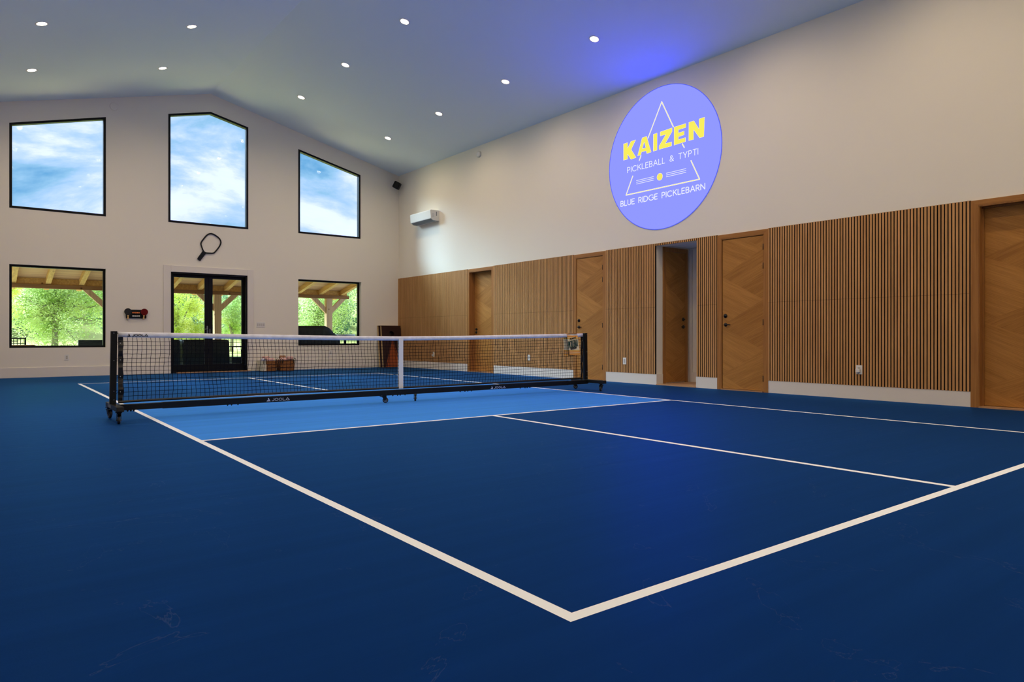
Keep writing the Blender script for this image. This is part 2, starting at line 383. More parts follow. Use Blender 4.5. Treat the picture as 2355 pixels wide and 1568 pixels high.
# ================================================================== ROOM SHELL
XL, XR, YF, YB = -2.07, 8.285, 16.28, -4.6
RX, RZ, SR, SL = 3.12, 6.80, 0.2465, 0.256
def zc(x): return RZ - (SR*(x-RX) if x > RX else SL*(RX-x))
WT = 0.20
# floor: painted court surface, the cells of its line grid carry the three paints
def crt(x, y): c, s = math.cos(-PHI), math.sin(-PHI); return (c*x-s*y, s*x+c*y)
fb = MB(); gx = [None, 0, .05, 3.025, 3.075, 6.05, 6.10, None]; gy = [None, 0, .05, 4.57, 4.62, 8.79, 8.84, 13.36, 13.41, None]
def gp(i, j):
    x = gx[i]; y = gy[j]
    px, py = crt(x if x is not None else 0, y if y is not None else 0)
    if x is None: px = XL if i == 0 else XR
    if y is None: py = YB if j == 0 else YF
    if x is None and y is not None: py = crt(0 if i == 0 else 6.1, y)[1]
    if y is None and x is not None: px = crt(x, 0 if j == 0 else 13.41)[0]
    return (px, py, 0.0)
for i in range(7):
    for j in range(9):
        inx = 1 <= i <= 5; iny = 1 <= j <= 7; m = 0
        if inx and iny:
            if i in (1, 5) or j in (1, 7) or j in (3, 5) or (i == 3 and j in (2, 6)): m = 2
            elif j == 4: m = 1
        fb.face([gp(i, j), gp(i+1, j), gp(i+1, j+1), gp(i, j+1)], m)
# slab below
fb.box(XL, XR, YB, YF, -0.15, -0.004, 0)
struct('floor', fb, [M_court, M_kitchen, M_line])

# far wall with six windows and the patio doors
wf = MB(); y0, y1 = YF, YF+WT
def colx(x0, x1, spans):
    """solid parts of a wall strip; spans: list of (zbottom function/number, ztop)"""
    for a, b in spans:
        fa = a if callable(a) else (lambda x, a=a: a); fb_ = b if callable(b) else (lambda x, b=b: b)
        xs = [x0, x1] if not (x0 < RX < x1) else [x0, RX, x1]
        for p, q in zip(xs[:-1], xs[1:]):
            wf.prism([(p, y0, fa(p)), (q, y0, fa(q)), (q, y0, fb_(q)), (p, y0, fb_(p))], (0, 0, 0), (0, WT, 0))
UL = lambda x: 5.337 + 0.2628*(x+0.862)
UC = lambda x: (6.36 - 0.2485*(RX-x)) if x < RX else (6.36 - 0.2365*(x-RX))
UR = lambda x: 5.819 - 0.2436*(x-5.30)
top = lambda x: zc(x)
LZ0, LZ1 = 0.63, 2.39
for x0, x1, sp in ((XL, -.862, [(0, top)]), (-.862, .893, [(0, LZ0), (LZ1, 3.565), (UL, top)]), (.893, 2.173, [(0, top)]),
                   (2.173, 2.225, [(0, 3.575), (UC, top)]), (2.225, 3.995, [(2.405, 3.575), (UC, top)]), (3.995, 4.015, [(0, 3.575), (UC, top)]),
                   (4.015, 5.305, [(0, top)]), (5.305, 7.08, [(0, LZ0), (LZ1, 3.60), (UR, top)]), (7.08, 7.105, [(0, LZ0), (LZ1, top)]), (7.105, XR, [(0, top)])):
    colx(x0, x1, sp)
struct('wall_far', wf, M_wall)
# right wall with five openings
D1, D2, HL, D3, D4 = (11.69, 12.634), (8.002, 8.775), (5.783, 6.682), (4.516, 5.297), (0.60, 1.608)
DH = 2.472
wr = MB()
cuts = [(YB, D4[0], 0), D4+(DH,), (D4[1], D3[0], 0), D3+(DH,), (D3[1], HL[0], 0), HL+(2.506,), (HL[1], D2[0], 0), D2+(DH,), (D2[1], D1[0], 0), D1+(DH,), (D1[1], YF, 0)]
for a, b, z in cuts: wr.box(XR, XR+WT, a, b, z, zc(XR))
struct('wall_right', wr, M_wall)
wl_ = MB(); wl_.box(XL-WT, XL, YB, YF, 0, zc(XL)); struct('wall_left', wl_, M_wall)
wb_ = MB(); wb_.prism([(XL, YB, 0), (XR, YB, 0), (XR, YB, zc(XR)), (RX, YB, RZ), (XL, YB, zc(XL))], (0, 0, 0), (0, -WT, 0)); struct('wall_back', wb_, M_wall)
cb_ = MB()
cb_.prism([(RX, 0, RZ), (XR+WT, 0, zc(XR+WT)), (XR+WT, 0, zc(XR+WT)+.2), (RX, 0, RZ+.2)], (0, YB-WT, 0), (0, YF+WT, 0))
cb_.prism([(XL-WT, 0, zc(XL-WT)), (RX, 0, RZ), (RX, 0, RZ+.2), (XL-WT, 0, zc(XL-WT)+.2)], (0, YB-WT, 0), (0, YF+WT, 0))
struct('ceiling', cb_, M_ceil)

# windows
def frame_poly(mb, outer, inner, ya, yb):
    """ring between two polygons in xz, extruded in y"""
    n = len(outer); b = len(mb.v)
    for y in (ya, yb):
        mb.v += [(x, y, z) for x, z in outer]; mb.v += [(x, y, z) for x, z in inner]
    for i in range(n):
        j = (i+1) % n
        for q in ((b+i, b+j, b+n+j, b+n+i), (b+2*n+i, b+2*n+j, b+3*n+j, b+3*n+i), (b+i, b+j, b+2*n+j, b+2*n+i), (b+n+i, b+n+j, b+3*n+j, b+3*n+i)):
            mb.f.append(q); mb.m.append(0); mb.smooth.append(False)
def inset(poly, d):
    n = len(poly); out = []
    cx_ = sum(p[0] for p in poly)/n; cz_ = sum(p[1] for p in poly)/n
    for i in range(n):
        p0, p1, p2 = Vector(poly[i-1]), Vector(poly[i]), Vector(poly[(i+1) % n])
        def ln(a, b):
            t = (b-a).normalized(); nn = Vector((-t.y, t.x)); c = Vector((cx_, cz_))
            if (c-a).dot(nn) < 0: nn = -nn
            return a+nn*d, t
        a, t1 = ln(p0, p1); b_, t2 = ln(p1, p2)
        den = t1.x*t2.y-t1.y*t2.x; s_ = ((b_.x-a.x)*t2.y-(b_.y-a.y)*t2.x)/den
        out.append(tuple(a+t1*s_))
    return out
def window(idx, poly, ya, bar=0.048, depth=0.12):
    o = thing('window_%d' % idx, None, None, (sum(p[0] for p in poly)/len(poly), ya, min(p[1] for p in poly))); o['kind'] = 'structure'
    f_ = MB(); inn = inset(poly, bar); frame_poly(f_, poly, inn, ya, ya+depth); f_.obj('window_frame', M_black, o)
    g = MB(); g.prism([(x, 0, z) for x, z in inset(poly, bar-.004)], (0, ya+depth-.03, 0), (0, ya+depth-.024, 0)); g.obj('window_pane', M_glass, o)
    return o
window(1, [(-.862, 3.565), (.893, 3.565), (.893, UL(.893)), (-.862, UL(-.862))], YF-.004)
window(2, [(2.173, 3.575), (4.015, 3.575), (4.015, UC(4.015)), (RX, UC(RX)), (2.173, UC(2.173))], YF-.004)
window(3, [(5.305, 3.60), (7.08, 3.60), (7.08, UR(7.08)), (5.305, UR(5.305))], YF-.004)
window(4, [(-.862, LZ0), (.893, LZ0), (.893, LZ1), (-.862, LZ1)], YF+.085, .045, .09)
window(5, [(5.305, LZ0), (7.105, LZ0), (7.105, LZ1), (5.305, LZ1)], YF+.12, .045, .075)
# patio doors
pd = thing('door_1', None, None, (3.11, YF+.15, 0)); pd['kind'] = 'structure'
f_ = MB(); f_.box(2.225, 2.262, YF+.005, YF+.19, 0, 2.405).box(3.958, 3.995, YF+.005, YF+.19, 0, 2.405).box(2.225, 3.995, YF+.005, YF+.19, 2.365, 2.405).box(2.262, 3.958, YF+.02, YF+.19, 0.0, 0.03)
f_.obj('door_frame', M_black, pd)
for s_, (a, b, ga, gb) in enumerate(((2.262, 3.108, 2.325, 3.017), (3.112, 3.958, 3.203, 3.896))):
    l_ = MB(); ya, yb = YF+.145, YF+.185
    l_.box(a, ga, ya, yb, .03, 2.365).box(gb, b, ya, yb, .03, 2.365).box(ga, gb, ya, yb, .03, .195).box(ga, gb, ya, yb, 2.295, 2.365)
    lo = l_.obj('door_leaf', M_black, pd)
    g = MB(); g.box(ga-.004, gb+.004, YF+.162, YF+.168, .191, 2.299); g.obj('glass_pane', M_glass, lo)
h_ = MB(); h_.box(3.06, 3.085, YF+.125, YF+.145, .93, 1.13).tube([(3.072, YF+.135, 1.05), (3.072, YF+.09, 1.05), (3.0, YF+.085, 1.05)], .008)
h_.obj('door_handle', M_greyhub, pd)
h_ = MB(); h_.box(3.125, 3.145, YF+.13, YF+.145, .95, 1.06); h_.obj('door_latch', M_greyhub, pd)
t_ = MB(); t_.box(2.067, 2.225, YF-.02, YF-.0005, .0, 2.555).box(3.995, 4.14, YF-.02, YF-.0005, 0, 2.555).box(2.225, 3.995, YF-.02, YF-.0005, 2.405, 2.555)
struct('trim_1', t_, M_trim, bevel=.003)
t_ = MB(); t_.box(2.35, 4.05, YF-.09, YF+.02, 0.0, .018); struct('trim_2', t_, M_hallfloor)
# baseboards of the far wall
b_ = MB(); b_.box(XL, 2.067, YF-.018, YF-.0005, 0, .212).box(4.14, XR-.02, YF-.018, YF-.0005, 0, .212); struct('baseboard_far', b_, M_trim, bevel=.003)
b_ = MB(); b_.box(XL+.0005, XL+.018, YB, YF-.018, 0, .212); struct('baseboard_left', b_, M_trim)
# right wall baseboards, one per run between the doors
XB = 8.266
runs = [(12.712, YF-.018), (8.852, 11.614), (HL[1]+.0, 7.930), (5.372, HL[0]), (1.690, 4.444), (YB, .53)]
for i_, (a, b) in enumerate(runs):
    b_ = MB(); b_.box(XB, XR-.0005, a, b, 0, .188)
    if i_ == 2: b_.box(XB, XR+.16, HL[1]-.018, HL[1]+.001, 0, .188)
    if i_ == 3: b_.box(XB, XR+.16, HL[0]-.001, HL[0]+.018, 0, .188)
    struct('baseboard_right', b_, M_trim)

# ------------------------------------------------------------------ slat panels on the right wall
def slat_panel(a, b, z0, z1, label, joint=True):
    o = thing('slat_panel', label, 'wall panel', (8.2735, (a+b)/2, z0), group=None)
    f_ = MB(); f_.box(8.2745, XR-.0005, a, b, z0, z1); f_.obj('felt_backing', M_felt, o)
    s_ = MB(); n = int((b-a)/.040); st = (b-a)/n; y = a
    for i in range(n):
        yb = b-i*st; ya = yb-st*.66
        for za, zb in (((z0, 1.399), (1.4015, z1)) if joint and z1-z0 > 1 else ((z0, z1),)):
            s_.box(8.2635, 8.2745, ya, yb, za, zb, 1); s_.box(8.262, 8.2635, ya, yb, za, zb, 0)
    s_.obj('oak_slats', [M_slat, M_felt], o)
    return o
Z0S, Z1S = .1885, 2.548
slat_panel(12.712, YF-.001, Z0S, Z1S, 'vertical oak slat panel between the far corner and the farthest wooden door')
slat_panel(8.852, 11.614, Z0S, Z1S, 'vertical oak slat panel behind the net between the farthest and second wooden doors')
slat_panel(HL[1], 7.930, Z0S, Z1S, 'vertical oak slat panel left of the open doorway, with a white outlet low down')
slat_panel(HL[0], HL[1], 2.507, Z1S, 'short strip of oak slats above the open doorway')
slat_panel(5.372, HL[0], Z0S, Z1S, 'narrow oak slat panel right of the open doorway')
slat_panel(1.690, 4.444, Z0S, Z1S, 'wide vertical oak slat panel with a plugged-in adapter, beside the nearest door')

# ------------------------------------------------------------------ wooden doors of the right wall
def casing(idx, a, b, ca, cb, dep):
    o = thing('door_%d' % idx, None, None, (XR, (a+b)/2, 0)); o['kind'] = 'structure'
    k = MB(); xa, xb = 8.2600, XR-.0005
    k.box(xa, xb, b, cb, 0, DH).box(xa, xb, ca, a, 0, DH)
    k.prism([(0, ca, DH), (0, a, DH), (0, ca, 2.540)], (xa, 0, 0), (xb, 0, 0)); k.prism([(0, cb, DH), (0, b, DH), (0, cb, 2.540)], (xa, 0, 0), (xb, 0, 0))
    k.obj('door_casing', M_casing, o)
    k = MB(); k.prism([(0, a, DH), (0, b, DH), (0, cb, 2.540), (0, ca, 2.540)], (xa, 0, 0), (xb, 0, 0)); k.obj('casing_head', M_casing_h, o)
    j = MB(); t = .012
    j.box(xa+.003, XR+WT, a, a+t, 0, DH).box(xa+.003, XR+WT, b-t, b, 0, DH).box(xa+.003, XR+WT, a, b, DH-t, DH)
    if dep > .05:
        j.box(XR+dep-.035, XR+dep-.002, a+t, a+t+.014, 0, DH-t).box(XR+dep-.035, XR+dep-.002, b-t-.014, b-t, 0, DH-t).box(XR+dep-.035, XR+dep-.002, a+t, b-t, DH-t-.014, DH-t)
        j.box(xa-.002, xa+.02, a-.012, a+.003, 0, DH+.012).box(xa-.002, xa+.02, b-.003, b+.012, 0, DH+.012)
    j.obj('door_jamb', M_casing, o)
    th = MB(); th.box(8.235, XR+WT, a+t, b-t, 0.0, .016); th.obj('threshold', M_hallfloor, o)
    return o
def leaf(o, a, b, xf, knobs, hinges, hinge_side='r'):
    """leaf front face at x = xf"""
    w = b-a; m = veneer('oak_veneer_leaf', 'y', w)
    l = MB(); l.box(xf, xf+.042, a, b, .022, DH-(.014 if xf > 8.3 else .022)); lo = l.obj('door_leaf', m, o); 
    me = lo.data; loc_y = (a+b)/2
    for name, y, z, kind in knobs:
        k = MB(); R_ = Matrix.Translation((xf, y, z)) @ Matrix.Rotation(-PI/2, 4, 'Y')
        if kind == 'bolt': k.lathe([(.033, -.002), (.033, .008), (.030, .014), (.014, .016), (.013, .03), (.004, .032)], R_, 20)
        else:
            k.lathe([(.030, -.002), (.030, .008), (.027, .011), (.011, .013), (.011, .045)], R_, 20)
            s_ = -1 if y > loc_y else 1
            k.tube([(xf-.042, y, z), (xf-.046, y+s_*.02, z), (xf-.044, y+s_*.115, z-.003)], [.010, .011, .008], 10)
        k.obj(name, M_blackm, lo)
    for z in hinges:
        yy = a+.001 if hinge_side == 'r' else b-.001
        h = MB(); h.tube([(xf-.006, yy, z-.047), (xf-.006, yy, z+.047)], .0075, 10); h.obj('hinge', M_blackm, lo)
    return lo
o = casing(2, *D1, 11.614, 12.712, .13); leaf(o, D1[0]+.016, D1[1]-.016, XR+.13, [('door_lever', D1[1]-.10, 1.055, 'lever'), ('thumb_turn', D1[1]-.10, .975, 'bolt')], [])
o = casing(3, *D2, 7.930, 8.852, 0); leaf(o, D2[0]+.014, D2[1]-.022, 8.272, [('deadbolt', 8.690, 1.195, 'bolt'), ('door_lever', 8.692, 1.063, 'lever')], [2.225, 1.985, 1.09, .27])
o = casing(4, *D3, 4.444, 5.372, 0); leaf(o, D3[0]+.014, D3[1]-.024, 8.272, [('deadbolt', 5.218, 1.207, 'bolt'), ('door_lever', 5.214, 1.064, 'lever')], [2.270, 1.976, 1.092, .212])
o = casing(5, *D4, .530, 1.690, .11); leaf(o, D4[0]+.016, D4[1]-.016, XR+.11, [('door_lever', D4[0]+.10, 1.06, 'lever')], [])

# added black panels behind the wooden doors, so no daylight leaks round the leaves
for i_, (a, b) in enumerate((D1, D2, D3, D4)):
    k = MB(); k.box(XR+WT, XR+WT+.04, a-.05, b+.05, 0, DH+.05); struct('light_block_door_%d' % (i_+2), k, M_felt)

# ------------------------------------------------------------------ hallway behind the open doorway
hy = HL[1]; hx1 = 9.235; hb = 4.9
h_ = MB(); h_.box(XR+WT, hx1+.1, hy, hy+.1, 0, 2.6)
struct('wall_hall_left', h_, M_wall)
h_ = MB(); h_.box(hx1, hx1+.1, hb, hy, 0, 2.6); struct('wall_hall_end', h_, M_wall)
h_ = MB(); h_.box(XR+WT, hx1, hb-.1, hb, 0, 2.6); struct('wall_hall_right', h_, M_wall)
h_ = MB(); h_.box(XR+WT, hx1+.1, hb-.1, hy+.1, 2.53, 2.6); struct('ceiling_hall', h_, M_ceil)
h_ = MB(); h_.box(8.25, XR+WT, HL[0]+.018, HL[1]-.018, 0.0, .016).box(XR+WT, hx1, hb, hy, -.05, .016); struct('floor_hall', h_, M_hallfloor)
h_ = MB(); h_.box(hx1-.016, hx1-.0005, hb, hy-.001, .016, .20).box(hx1-.03, hx1-.0005, hy-.075, hy-.012, .20, 2.5); struct('trim_3', h_, M_trim)
hd = thing('door_6', None, None, (8.81, hy, 0)); hd['kind'] = 'structure'
k = MB(); k.box(8.456, 8.526, hy-.018, hy-.0005, .016, 2.43).box(9.09, 9.160, hy-.018, hy-.0005, .016, 2.43).box(8.456, 9.160, hy-.018, hy-.0005, 2.43, 2.505); k.obj('door_casing', M_casing, hd)
k = MB(); k.box(8.53, 9.086, hy-.012, hy-.001, .03, 2.426); lo = k.obj('door_leaf', veneer('oak_veneer_hall', 'x', .56), hd)
for z, kk in ((1.19, 'deadbolt'), (1.05, 'door_lever')):
    k = MB(); R_ = Matrix.Translation((9.03, hy-.012, z)) @ Matrix.Rotation(PI/2, 4, 'X')
    k.lathe([(.033, -.002), (.033, .008), (.012, .014), (.012, .04)], R_, 18)
    if kk == 'door_lever': k.tube([(9.03, hy-.05, z), (8.93, hy-.052, z)], .008, 8)
    k.obj(kk, M_blackm, lo)

# ================================================================== RECESSED DOWNLIGHTS
M_lens = emis('downlight_lens', (1.0, 0.86, 0.66), 22)
M_ltrim = mat('downlight_trim', lin(235, 232, 226), 0.5)
dl = None; names = {-.59: 'left', 1.635: 'left of the ridge', 4.57: 'right of the ridge', 6.815: 'nearest the right wall'}
ROW = {14.15: 'nearest the window wall', 11.72: 'second from the window wall', 9.25: 'third from the window wall', 6.78: 'fourth from the window wall',
       4.33: 'fifth from the window wall', 1.88: 'sixth from the window wall', -.57: 'seventh from the window wall', -3.0: 'eighth from the window wall'}
COLN = {-.59: 'outer left row', 1.635: 'row just left of the ridge', 4.57: 'row just right of the ridge', 6.815: 'row along the right wall'}
proto = {}
for x in (-.59, 1.635, 4.57, 6.815):
    side = 1 if x > RX else -1
    for y in ROW:
        lab = 'round recessed ceiling downlight, %s, %s' % (COLN[x], ROW[y])
        z = zc(x); ang = math.atan(SR) if side > 0 else -math.atan(SL)
        if side not in proto:
            o = thing('downlight', lab, 'ceiling light', (x, y, z), group='recessed downlights'); 
            R_ = Matrix.Rotation(ang, 4, 'Y')
            k = MB(); k.lathe([(.072, -.004), (.092, -.007), (.096, -.002), (.096, .0)], R_, 28, caps=False)
            k.lathe([(.072, -.004), (.072, .012)], R_, 28, caps=False); k.obj('trim_ring', M_ltrim, o, world=False)
            k = MB(); k.lathe([(.0715, -.004), (.0715, -.001)], R_, 28); k.obj('lens', M_lens, o, world=False)
            proto[side] = o
        else:
            o = dup(proto[side], (x, y, z), label=lab)
        ld = bpy.data.lights.new('downlight_beam', 'SPOT'); ld.energy = LAMP_POWER; ld.color = LAMP_COLOR; ld.spot_size = math.radians(162); ld.spot_blend = 0.9; ld.shadow_soft_size = .055
        lo = bpy.data.objects.new('downlight_beam', ld); C.objects.link(lo); lo.location = (x, y, z-.02)

# ================================================================== ROUND PROJECTED LOGO, BUILT AS A GLOWING DISC
LA = 0.0
def lg(u, v, d):
    uu = u*math.cos(LA)-v*math.sin(LA); vv = u*math.sin(LA)+v*math.cos(LA)
    return (XR-.004-d, 6.57-uu, 4.075+vv)
M_disc = emis('periwinkle_light', (0.300, 0.335, 5.5), 1.0)  # emission stands in for projected light; its blue also lights the ceiling
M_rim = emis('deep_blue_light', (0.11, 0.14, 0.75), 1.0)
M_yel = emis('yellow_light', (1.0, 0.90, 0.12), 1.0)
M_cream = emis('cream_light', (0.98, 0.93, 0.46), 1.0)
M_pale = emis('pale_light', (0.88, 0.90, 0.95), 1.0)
sg = thing('projected_logo', 'large round periwinkle logo with yellow lettering projected as light high on the right wall', 'projection', (XR-.004, 6.57, 4.075))
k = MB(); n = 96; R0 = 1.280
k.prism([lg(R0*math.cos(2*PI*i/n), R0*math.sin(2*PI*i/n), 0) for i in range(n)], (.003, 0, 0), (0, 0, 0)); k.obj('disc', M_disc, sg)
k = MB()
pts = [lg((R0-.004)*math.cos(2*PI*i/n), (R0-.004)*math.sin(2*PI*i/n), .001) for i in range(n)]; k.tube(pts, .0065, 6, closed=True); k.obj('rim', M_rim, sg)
k = MB()
def seg(mb, pts, th): ribbon(mb, pts, th, lg, .002)
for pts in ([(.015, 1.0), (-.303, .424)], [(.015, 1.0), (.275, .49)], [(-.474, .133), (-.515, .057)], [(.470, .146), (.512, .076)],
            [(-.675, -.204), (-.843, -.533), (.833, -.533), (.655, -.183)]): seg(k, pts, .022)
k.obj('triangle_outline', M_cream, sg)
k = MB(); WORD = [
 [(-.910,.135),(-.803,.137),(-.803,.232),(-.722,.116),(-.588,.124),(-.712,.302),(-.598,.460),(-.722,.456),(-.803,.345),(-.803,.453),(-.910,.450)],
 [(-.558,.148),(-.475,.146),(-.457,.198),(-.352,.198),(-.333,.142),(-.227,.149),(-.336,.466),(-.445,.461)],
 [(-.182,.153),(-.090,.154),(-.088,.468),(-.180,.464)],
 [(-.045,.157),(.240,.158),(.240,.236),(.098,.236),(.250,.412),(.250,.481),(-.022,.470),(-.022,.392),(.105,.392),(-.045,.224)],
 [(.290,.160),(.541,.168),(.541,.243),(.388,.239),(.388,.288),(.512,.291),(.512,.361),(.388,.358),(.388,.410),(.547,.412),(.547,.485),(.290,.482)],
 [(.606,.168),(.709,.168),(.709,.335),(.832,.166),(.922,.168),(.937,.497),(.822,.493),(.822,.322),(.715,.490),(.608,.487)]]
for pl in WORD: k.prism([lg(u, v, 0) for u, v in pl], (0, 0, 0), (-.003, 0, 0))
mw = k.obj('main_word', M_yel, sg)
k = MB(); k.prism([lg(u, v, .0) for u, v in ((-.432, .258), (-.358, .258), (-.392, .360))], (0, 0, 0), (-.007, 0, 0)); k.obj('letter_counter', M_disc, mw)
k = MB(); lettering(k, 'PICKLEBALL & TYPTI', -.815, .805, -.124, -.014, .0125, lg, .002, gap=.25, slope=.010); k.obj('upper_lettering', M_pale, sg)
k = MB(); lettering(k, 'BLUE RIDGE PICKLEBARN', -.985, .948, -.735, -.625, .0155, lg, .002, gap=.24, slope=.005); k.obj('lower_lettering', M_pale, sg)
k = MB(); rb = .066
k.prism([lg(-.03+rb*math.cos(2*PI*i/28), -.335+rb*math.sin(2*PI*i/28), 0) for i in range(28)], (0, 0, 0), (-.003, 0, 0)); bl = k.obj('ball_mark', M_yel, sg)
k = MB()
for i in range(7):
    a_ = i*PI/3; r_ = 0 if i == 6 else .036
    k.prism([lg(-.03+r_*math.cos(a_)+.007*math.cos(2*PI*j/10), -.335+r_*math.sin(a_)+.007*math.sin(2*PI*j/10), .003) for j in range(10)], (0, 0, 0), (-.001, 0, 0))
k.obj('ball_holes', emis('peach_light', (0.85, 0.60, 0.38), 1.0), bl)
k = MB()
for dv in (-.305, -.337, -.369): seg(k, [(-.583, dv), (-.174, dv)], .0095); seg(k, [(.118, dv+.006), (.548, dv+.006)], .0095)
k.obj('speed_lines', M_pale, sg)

# ================================================================== WALL FITTINGS
# wall-mounted air conditioner
ac = thing('air_conditioner', 'white wall-mounted split air conditioner high near the far right corner', 'air conditioner', (XR, 14.6, 3.95))
k = MB(); ya, yb = 14.07, 15.14
prof = [(XR-.0005, 3.935), (XR-.0005, 4.215), (8.03, 4.215), (8.008, 4.19), (8.030, 3.985), (8.10, 3.94)]
k.prism([(x, ya, z) for x, z in prof], (0, 0, 0), (0, yb-ya, 0)); body = k.obj('body', M_white, ac, bevel=.006)
k = MB(); k.prism([(x, 0, z) for x, z in [(8.035, 3.975), (8.105, 3.928), (8.20, 3.926), (8.20, 3.936), (8.11, 3.938), (8.04, 3.983)]], (0, ya+.04, 0), (0, yb-.04, 0)); k.obj('air_flap', mat('grey_flap', lin(120, 130, 138), .5), ac)
k = MB()
for i in range(5): k.tube([(8.10+.03*math.cos(a), ya-.0005, 4.10-.022*i+.02*math.sin(a)) for a in [0, .8, 1.6, 2.4, 3.1]], .0022, 5)
k.box(8.19, 8.215, ya-.002, ya, 4.06, 4.17)
k.obj('side_print', M_greyhub, body)
# smoke alarms
def alarm(name, loc, axis, r, label, cat='smoke alarm'):
    R_ = Matrix.Translation(loc) @ (Matrix.Rotation(-PI/2, 4, 'Y') if axis == 'x' else Matrix.Rotation(PI/2, 4, 'X'))
    o = thing(name, label, cat, loc)
    k = MB(); k.lathe([(r, 0), (r, r*.35), (r*.82, r*.62), (r*.3, r*.70)], R_, 28); k.obj('housing', M_white, o)
    k = MB(); k.lathe([(r*.86, r*.36), (r*1.01, r*.37), (r*1.01, r*.43), (r*.84, r*.44)], R_, 28, caps=False); k.obj('vent_ring', M_offwhite, o)
    return o
alarm('smoke_alarm', (XR, 12.22, 5.315), 'x', .075, 'small white smoke alarm on the upper right wall above the air conditioner')
k = MB(); k.lathe([(.085, 0), (.085, .006), (.075, .009)], Matrix.Translation((1.051, YF, 6.067)) @ Matrix.Rotation(PI/2, 4, 'X'), 28)
loose('cover_disc', k, M_wall, 'flat round blank cover painted into the far wall near the left roof slope', 'cover', (1.051, YF, 6.067))
# corner speaker
sp = thing('corner_speaker', 'small black speaker bracketed in the far right ceiling corner', 'speaker', (8.12, 16.05, 5.17))
k = MB(); Rm = Matrix.Translation((8.09, 16.02, 5.185)) @ Matrix.Rotation(math.radians(42), 4, 'Z') @ Matrix.Rotation(math.radians(28), 4, 'X')
pr_ = [(-.075, -.09), (.075, -.09), (.105, .03), (.08, .10), (-.08, .10), (-.105, .03)]
k.prism([tuple(Rm @ Vector((x, y, -.10))) for x, y in pr_], (0, 0, 0), tuple(Rm.to_3x3() @ Vector((0, 0, .20)))); k.obj('cabinet', M_blackm, sp, bevel=.03)
k = MB(); k.tube([(8.10, 16.03, 5.2), (8.20, 16.16, 5.20), (8.235, 16.268, 5.20)], .014, 8); k.lathe([(.035, 0), (.035, .01)], Matrix.Translation((8.235, YF, 5.20)) @ Matrix.Rotation(PI/2, 4, 'X'), 16); k.obj('bracket', M_blackm, sp)
# outlets and switches
def plate(w, h, kind):
    """in local frame: plate in xz, facing -y"""
    k = MB(); k.box(-w/2, w/2, -.006, 0, -h/2, h/2); return k
def outlet(loc, rot, label, group=None, plugs=0, w=.085, h=.126):
    o = thing('wall_outlet', label, 'outlet', loc, rot, group)
    plate(w, h, 0).obj('cover_plate', M_white, o, world=False, bevel=.002)
    k = MB(); k.box(-.018, .018, -.009, -.0062, -.036, .036); rc = k.obj('receptacle', M_offwhite, o, world=False, bevel=.001)
    k = MB()
    for z in (-.018, .018):
        for x in (-.007, .007): k.box(x-.0015, x+.0015, -.0094, -.009, z-.004, z+.006)
        k.box(-.002, .002, -.0094, -.009, z-.011, z-.007)
    k.obj('slots', M_blackink, rc, world=False)
    return o
outlet((.150, YF, .417), 0, 'white outlet plate on the far wall under the lower left window')
outlet((6.20, YF, .43), 0, 'small outlet plate on the far wall under the lower right window, behind the net')
RR = -PI/2      # facing -x
oa = outlet((8.262, 14.31, .40), RR, 'white outlet on the slat panel between the cornhole boards and the farthest door')
ob = outlet((8.262, 10.28, .406), RR, 'white outlet on the slats behind the net, between the farthest and second doors')
oc = outlet((8.262, 7.430, .409), RR, 'white outlet on the slats just left of the open doorway')
od = outlet((8.262, 3.048, .409), RR, 'white outlet plate on the wide slat panel beside the nearest door')
def adapter(loc, rot, label, s=1.0):
    o = thing('plug_adapter', label, 'plug adapter', loc, rot)
    k = MB(); k.box(-.028*s, .028*s, -.036, -.0098, -.025, .025); k.obj('adapter_body', M_white, o, world=False, bevel=.005)
    k = MB(); k.tube([(.0, -.03, -.026), (.012, -.036, -.034), (.018, -.03, -.040), (.004, -.022, -.040), (-.012, -.03, -.034)], .0022, 6); k.obj('cable_end', M_greyhub, o, world=False)
    return o
adapter((8.262, 3.056, .397), RR, 'small white plug adapter in the outlet of the wide slat panel')
adapter((8.262, 14.33, .372), RR, 'white plug adapter in the outlet by the cornhole boards')
sw = thing('switch_plate', 'wide white four-gang switch plate on the far wall right of the glass doors', 'light switch', (4.328, YF, 1.17))
k = MB(); k.box(4.217, 4.438, YF-.006, YF-.0003, 1.103, 1.240); k.obj('cover_plate', M_white, sw, bevel=.002)
for i in range(4):
    k = MB(); x = 4.253+.05*i; k.box(x-.017, x+.017, YF-.010, YF-.0062, 1.138, 1.205); k.obj('rocker', M_offwhite, sw, bevel=.002)

# black outline paddle hung above the glass doors
pa = thing('paddle_wall_art', 'black outline pickleball paddle hung on the wall above the glass doors', 'wall art', (3.1, YF-.02, 3.05))
loop = [(3.114, 3.392), (3.199, 3.37), (3.315, 3.291), (3.359, 3.204), (3.339, 3.121), (3.268, 3.009), (3.199, 2.922), (3.16, 2.906), (3.068, 2.905), (2.999, 2.902), (2.946, 2.943), (2.903, 3.061), (2.888, 3.116), (2.903, 3.166), (2.961, 3.252), (3.03, 3.347)]
def smooth_loop(p, it=2):
    for _ in range(it):
        q = []
        for i in range(len(p)):
            a, b = p[i], p[(i+1) % len(p)]; q += [(a[0]*.75+b[0]*.25, a[1]*.75+b[1]*.25), (a[0]*.25+b[0]*.75, a[1]*.25+b[1]*.75)]
        p = q
    return p
k = MB(); k.tube([(x, YF-.016, z) for x, z in smooth_loop(loop, 1)], .0165, 8, closed=True); k.obj('outline', M_blackm, pa)
